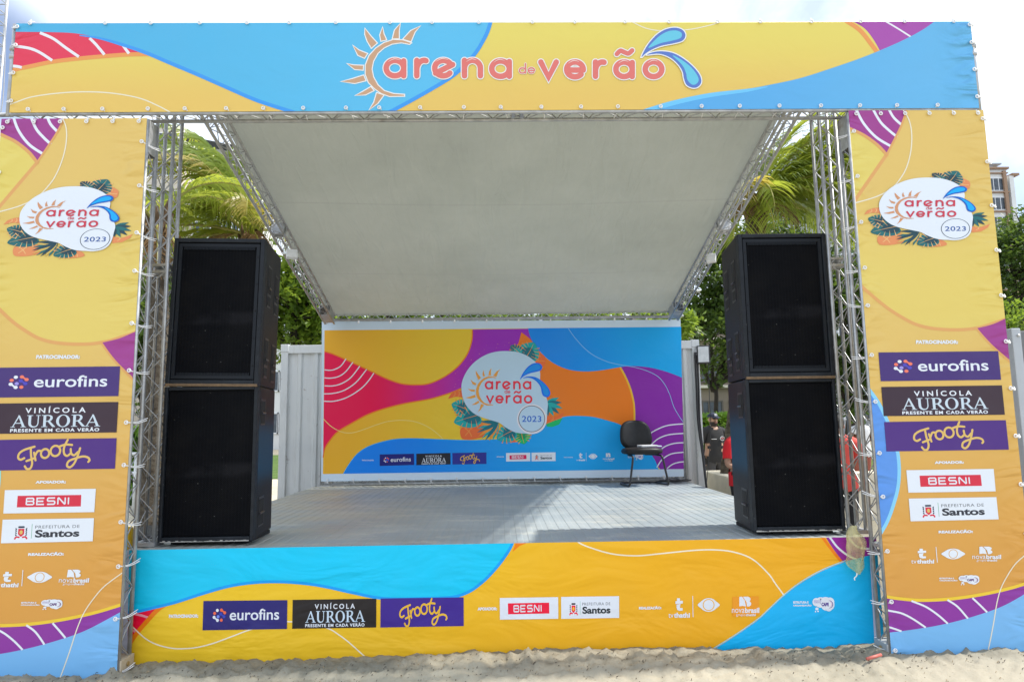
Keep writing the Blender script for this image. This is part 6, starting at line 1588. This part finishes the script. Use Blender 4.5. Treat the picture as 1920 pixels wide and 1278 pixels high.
# ------------------------------------------------------------------ buildings beyond
glass_m = simple('dark glazing', (.06, .075, .09), .15, 0, .4, 2); frame_w = simple('white window frame', (.72, .73, .74), .5)
def building(label, a, b, y, z1, depth, wall, rows, cols, wz, ww, fh, z0=1.2, trim=None, cat='building', roof=None, name='building', muntins=2, group=None, frame_w=frame_w):
    root = thing(name, label, cat, ((a + b) / 2, y + depth / 2, 0), group); wm = wall
    mb = MB(); mb.box((a, y, 0), (b, y + depth, z1), wm); mb.build('wall', None, root)
    cw_ = (b - a) / cols
    for r_ in range(rows):
        for c_ in range(cols):
            xc = a + cw_ * (c_ + .5); zb = z0 + r_ * fh; xa, xb = xc - ww / 2, xc + ww / 2
            mb = MB(); e = .09
            mb.box((xa, y - .10, zb), (xb, y - .004, zb + e), frame_w); mb.box((xa, y - .10, zb + wz - e), (xb, y - .004, zb + wz), frame_w)
            mb.box((xa, y - .10, zb + e), (xa + e, y - .004, zb + wz - e), frame_w); mb.box((xb - e, y - .10, zb + e), (xb, y - .004, zb + wz - e), frame_w)
            for q in range(1, muntins + 1): mb.box((xa + (xb - xa) * q / (muntins + 1) - .04, y - .09, zb + e), (xa + (xb - xa) * q / (muntins + 1) + .04, y - .03, zb + wz - e), frame_w)
            w_ = mb.build('window', None, root); mb = MB(); mb.box((xa + .02, y - .03, zb + .02), (xb - .02, y - .008, zb + wz - .02), glass_m); mb.build('pane', None, w_)
    if trim:
        for r_ in range(rows + 1):
            mb = MB(); zz = z0 + r_ * fh - fh * .12; mb.box((a - .1, y - .35, zz), (b + .1, y - .001, zz + .16), trim); mb.build('ledge', None, root)
        for x in (a, b - .7): mb = MB(); mb.box((x, y - .36, 0), (x + .5, y - .002, z1 - .3), trim); mb.build('pier', None, root)
    if roof:
        mb = MB(); mb.box((a - .3, y - .4, z1), (b + .3, y + depth + .3, z1 + roof[0]), roof[1]); mb.build('roof', None, root)
    return root
br_m = simple('brown cladding', (.30, .19, .12), .8); pale_m = simple('pale render', (.66, .66, .64), .85, 0, .08, .4); beige_m = simple('beige render', (.58, .52, .43), .85, 0, .12, .3); grey_m = simple('grey render', (.36, .38, .40), .85, 0, .15, .3); tan_m = simple('tan facade', (.22, .175, .135), .9, 0, .2, .3)
# apartment block at the right edge
YA = 95; a_ = W(1790, 400, YA).x; b_ = W(1894, 400, YA).x; zt_ = W(1880, 318, YA).z
building('white and brown apartment block with wide windows beyond the right side banner', a_, b_, YA, zt_, 14, pale_m, 11, 2, 2.05, 3.3, 3.08, zt_ - 3.08 * 11 - .35, br_m, roof=(.3, br_m), muntins=3)
mb = MB(); mb.box((W(1898, 400, YA).x, YA - .2, 0), (W(1906, 400, YA).x, YA + 12, W(1898, 330, YA).z), pale_m); mb.box((W(1895, 330, YA).x, YA - .4, W(1898, 330, YA).z), (W(1908, 330, YA).x, YA + 12, W(1898, 326, YA).z), br_m)
tag(mb.build('stair_tower', None, None), 'narrow white stair tower against the right flank of the apartment block', 'building')
mb = MB(); q = W(1852, 312, YA + 3); mb.box((q.x - 3, YA + 3, zt_ + .3), (q.x + .9, YA + 7, zt_ + 1.9), grey_m); mb.box((q.x - 4, YA + 2.6, zt_ + 1.9), (q.x + 2.0, YA + 8, zt_ + 2.1), grey_m)
tag(mb.build('roof_hut', None, None), 'small grey roof structure on top of the apartment block', 'roof structure')
a_ = W(1555, 400, 48).x; b_ = W(1720, 400, 48).x
building('grey tower block with dark windows glimpsed through the right lattice tower', a_, b_, 48, W(1590, 238, 48).z, 12, grey_m, 7, 4, 1.7, 1.9, 2.9, 1.5)
building('tan low building with columns beyond the hedge on the right', W(1205, 700, 36).x, W(1560, 700, 36).x, 36, W(1330, 575, 36).z, 8, tan_m, 3, 7, 1.8, 1.3, 2.9, 1.0, beige_m, frame_w=simple('dark window frame', (.10, .085, .07), .7))
building('beige building with a dark window glimpsed beside the left tower top', W(255, 260, 60).x, W(337, 260, 60).x, 60, W(310, 238, 60).z, 10, beige_m, 8, 2, 1.5, 2.0, 3.0, W(310, 276, 60).z - 21, muntins=1)
rt = W(390, 258, 55); 
root = building('house with a dark sloping roof beyond the left palm', W(372, 280, 55).x, W(470, 280, 55).x, 55, W(390, 292, 55).z + .8, 8, pale_m, 6, 3, 1.4, 2.0, 3.1, 3.2, muntins=1)
mb = MB(); xa, xb = W(354, 258, 54).x, W(480, 258, 54).x; z0_, z1_ = W(390, 288, 54).z, W(390, 257, 54).z
mb.add([(xa, 53, z0_ + 1.3), (xb, 53, z0_), (xb, 64, z0_), (xa - 1.6, 64, z0_ + 1.3), (xa - 1.6, 58, z1_), (xb, 58, z1_)], [(0, 1, 5, 4), (2, 3, 4, 5), (0, 4, 3), (1, 2, 5), (0, 3, 2, 1)], simple('dark roof', (.06, .065, .075), .8)); mb.build('roof', None, root)
building('white building at the left edge beyond the side banner', W(-70, 330, 50).x, W(9, 330, 50).x, 50, W(4, 290, 50).z, 10, pale_m, 6, 3, 1.6, 1.6, 3.0, W(4, 318, 50).z - 16, roof=(.5, br_m))
building('long pale building behind the trees on the left', W(330, 700, 44).x, W(640, 700, 44).x, 44, W(500, 620, 44).z, 8, pale_m, 2, 8, 1.5, 1.6, 3.0, 1.1)

# ------------------------------------------------------------------ odd things round the stage
MX = W(5.5, 100, 2.4).x
root = thing('lattice_mast', 'thin lattice mast with rungs at the left edge of the picture', 'mast', (MX - .12, 2.4, 0)); m = galv()
for dx in (0, -.26):
    for dy in (0, -.26): mb = MB(); mb.tube([(MX + dx, 2.4 + dy, 0), (MX + dx, 2.4 + dy, 8.2)], .014, 8, m); mb.build('chord', None, root, True)
mb = MB()
for i in range(66): z = .1 + i * .123; mb.tube([(MX, 2.4, z), (MX - .26, 2.4, z)], .006, 5, m); mb.tube([(MX, 2.14, z), (MX - .26, 2.14, z)], .006, 5, m); mb.tube([(MX, 2.4, z), (MX, 2.14, z)], .006, 5, m)
mb.build('rungs', None, root)
mb = MB(); mb.tube(bend([W(11, -30, 2.2), W(10, 60, 2.2), W(9, 120, 2.2), W(6, 180, 2.2), W(1, 215, 2.2)], 5), .005, 5, simple('grey wire', (.35, .36, .38), .6))
tag(mb.build('wire', None, None, True), 'thin grey wire hanging beside the lattice mast at the left edge', 'wire')
mb = MB(); mb.tube([(-3.47, .07, 3.85), (MX + .02, .07, 3.85)], .016, 8, m); tag(mb.build('pipe', None, None, True), 'horizontal steel pipe reaching left from the end of the top banner beam', 'pipe')
# grey post on the right
q0 = W(1896, 615, .7); q1 = W(1962, 615, .7)
root = thing('metal_post', 'wide grey metal post standing at the right edge of the picture', 'post', ((q0.x + q1.x) / 2, .8, 0))
pg_ = simple('grey paint', (.46, .49, .52), .5, .1, .1, 3)
mb = MB(); mb.bbox((q0.x, .70, -.05), (q0.x + .075, .95, q0.z), .008, pg_); mb.bbox((q0.x + .076, .72, -.05), (q1.x, .93, q0.z - .02), .01, simple('dark grey panel', (.16, .165, .17), .6)); mb.build('panel', None, root)
mb = MB(); mb.sphere((q0.x + .05, .694, q0.z - .06), .012, simple('bolt', (.7, .7, .7), .4, .6), 8, 6); mb.build('bolt', None, root, True)
# plastic bag hanging at the right end of the deck
k = NT('thin yellow plastic'); p = k.objc(); pr = k.bsdf((.86, .82, .52, 1), .3, 0, k.bump(k.noise(p, 14, 4, .6, (1, 1, .4)), .7, .02), .5, (.85, .80, .42, 1), .5)
tr_ = k.n('ShaderNodeBsdfTransparent'); tr_.inputs[0].default_value = (.97, .95, .82, 1); ms = k.n('ShaderNodeMixShader'); k.l(k.mr(k.noise(p, 9, 3, .5, (1, 1, .5)), .35, .65, .42, .85), ms.inputs[0])
src = k.out.inputs['Surface'].links[0].from_socket; k.l(src, ms.inputs[1]); k.l(tr_.outputs[0], ms.inputs[2]); k.l(ms.outputs[0], k.out.inputs['Surface'])
YG = .145; mb = MB(); N = 26; R_ = [(1598, 984, 5, 3), (1596, 995, 9, 5), (1600, 1008, 15, 8), (1603, 1022, 17, 9), (1602, 1038, 15, 9), (1601, 1052, 15, 9), (1603, 1062, 12, 7), (1606, 1070, 5, 4), (1607, 1075, 2, 2)]
Rr = cr2([(a, b) for a, b, _, _ in R_], 4); Rw = cr2([(c, d) for _, _, c, d in R_], 4)
for (cpt, wpt) in zip(Rr, Rw):
    w0 = W(cpt.x, cpt.y, YG)
    for j in range(N):
        a = 2 * math.pi * j / N; wr = 1 + .16 * math.sin(5 * a + cpt.y * .12) + .10 * math.sin(9 * a + 1 + cpt.y * .05)
        mb.v.append((w0.x + wpt.x / 265 * math.cos(a) * wr, YG + wpt.y / 420 * math.sin(a) * wr - .02, w0.z))
for i in range(len(Rr) - 1):
    for j in range(N): mb.f.append([i * N + j, i * N + (j + 1) % N, (i + 1) * N + (j + 1) % N, (i + 1) * N + j]); mb.mi.append(0)
mb.mat(k.m); o0 = W(1603, 1030, YG)
root = thing('plastic_bag', 'limp pale yellow plastic bag hanging from the right corner of the deck', 'bag', tuple(o0))
mb.build('bag', None, root, True)
mb = MB(); mb.tube(bend([W(1607, 1074, YG - .02), W(1606, 1079, YG - .03), W(1602, 1083, YG - .03), W(1603, 1087, YG - .03)], 4), [.006] * 3 + [.004] * 10, 6, simple('bag tail', (.75, .78, .74), .5)); mb.build('knot', None, root, True)
a_ = G(1625, 1233, .09); b_ = G(1652, 1225, .105); mb = MB(); mb.tube([(a_.x, a_.y, .085), (b_.x, b_.y, .10)], .010, 8, simple('red plastic', (.50, .13, .10), .5)); tag(mb.build('stick', None, None, True), 'short red stick lying on the sand by the right tower base', 'stick')
q = W(239, 1005, .95); mb = MB(); mb.bbox((q.x - .045, .95, q.z - .10), (q.x + .03, .99, q.z + .075), .02, simple('yellow plastic', (.75, .50, .01), .5)); mb.bbox((q.x - .02, .96, -.02), (q.x + .01, .98, q.z - .09), .004, simple('yellow stem', (.6, .4, .02), .5))
tag(mb.build('marker_board', None, None), 'small yellow board standing behind the left front tower', 'board')
mb = MB(); mb.bbox((-3.72, 2.0, 0), (-2.95, 2.7, .60), .02, simple('black case', (.012, .012, .013), .5)); mb.bbox((-3.74, 1.98, .30), (-2.93, 2.72, .34), .008, simple('case trim', (.25, .25, .26), .4, .6)); tag(mb.build('flight_case', None, None), 'black equipment case on the sand left of the stage', 'case')
root = thing('railing', 'low white railing in the distance behind the left lattice towers', 'railing', (W(280, 800, 8.8).x, 8.8, 0)); xa, xb = W(225, 800, 8.8).x, W(325, 800, 8.8).x
for z in (.75, 1.12): mb = MB(); mb.tube([(xa, 8.8, z), (xb, 8.8, z)], .03, 8, frame_w); mb.build('rail', None, root, True)
for i in range(4): mb = MB(); x = xa + (xb - xa) * i / 3; mb.tube([(x, 8.8, 0), (x, 8.8, 1.12)], .03, 8, frame_w); mb.build('post', None, root, True)
# parked car and awning in the sliver beyond the right banner
def car(label, x, y, col):
    root = thing('parked_car', label, 'car', (x, y, 0)); cp = simple('car paint', col, .25, 0, .05); L = 4.2
    pr = [(0, .35), (0, .72), (.15, .86), (.95, .95), (1.5, 1.38), (2.6, 1.42), (3.4, 1.0), (4.1, .92), (4.2, .6), (4.2, .35)]
    mb = MB(); o = (x - L / 2, y, .0)
    vs_ = [(o[0] + a, y - .82 + (.12 if b > 1.1 else 0), b) for a, b in pr] + [(o[0] + a, y + .82 - (.12 if b > 1.1 else 0), b) for a, b in pr]; n_ = len(pr)
    mb.add(vs_, [tuple(range(n_)), tuple(range(n_, 2 * n_))[::-1]] + [(i, n_ + i, n_ + (i + 1) % n_, (i + 1) % n_) for i in range(n_)], cp); mb.build('body', None, root)
    mb = MB(); mb.add([(o[0] + a, y - .79 - .02, b) for a, b in ((1.15, .98), (1.6, 1.3), (2.5, 1.33), (3.1, 1.0))], [(0, 3, 2, 1)], glass_m); mb.build('side_window', None, root)
    for dx in (.8, 3.4):
        for dy in (-.80, .80):
            mb = MB(); mb.tube([(o[0] + dx, y + dy - .09, .32), (o[0] + dx, y + dy + .09, .32)], .32, 20, simple('tyre', (.02, .02, .02), .8)); w_ = mb.build('wheel', None, root, True)
            mb = MB(); mb.tube([(o[0] + dx, y + dy - .10, .32), (o[0] + dx, y + dy + .10, .32)], .18, 16, galv()); mb.build('rim', None, w_)
cq = W(1917, 815, 9.5); car('white car parked in the distance between the right banner and the grey post', cq.x + .8, 9.5, (.7, .71, .72))
aw = W(1905, 742, 16); mb = MB(); mb.box((aw.x - 1, 16, 0), (aw.x + 3, 18, aw.z + .2), simple('salmon wall', (.60, .28, .20), .85)); mb.box((aw.x - 1.3, 15.4, aw.z + .2), (aw.x + 3.3, 18.2, aw.z + .5), pale_m); tag(mb.build('kiosk', None, None), 'salmon pink kiosk in the distance at the right edge', 'kiosk')
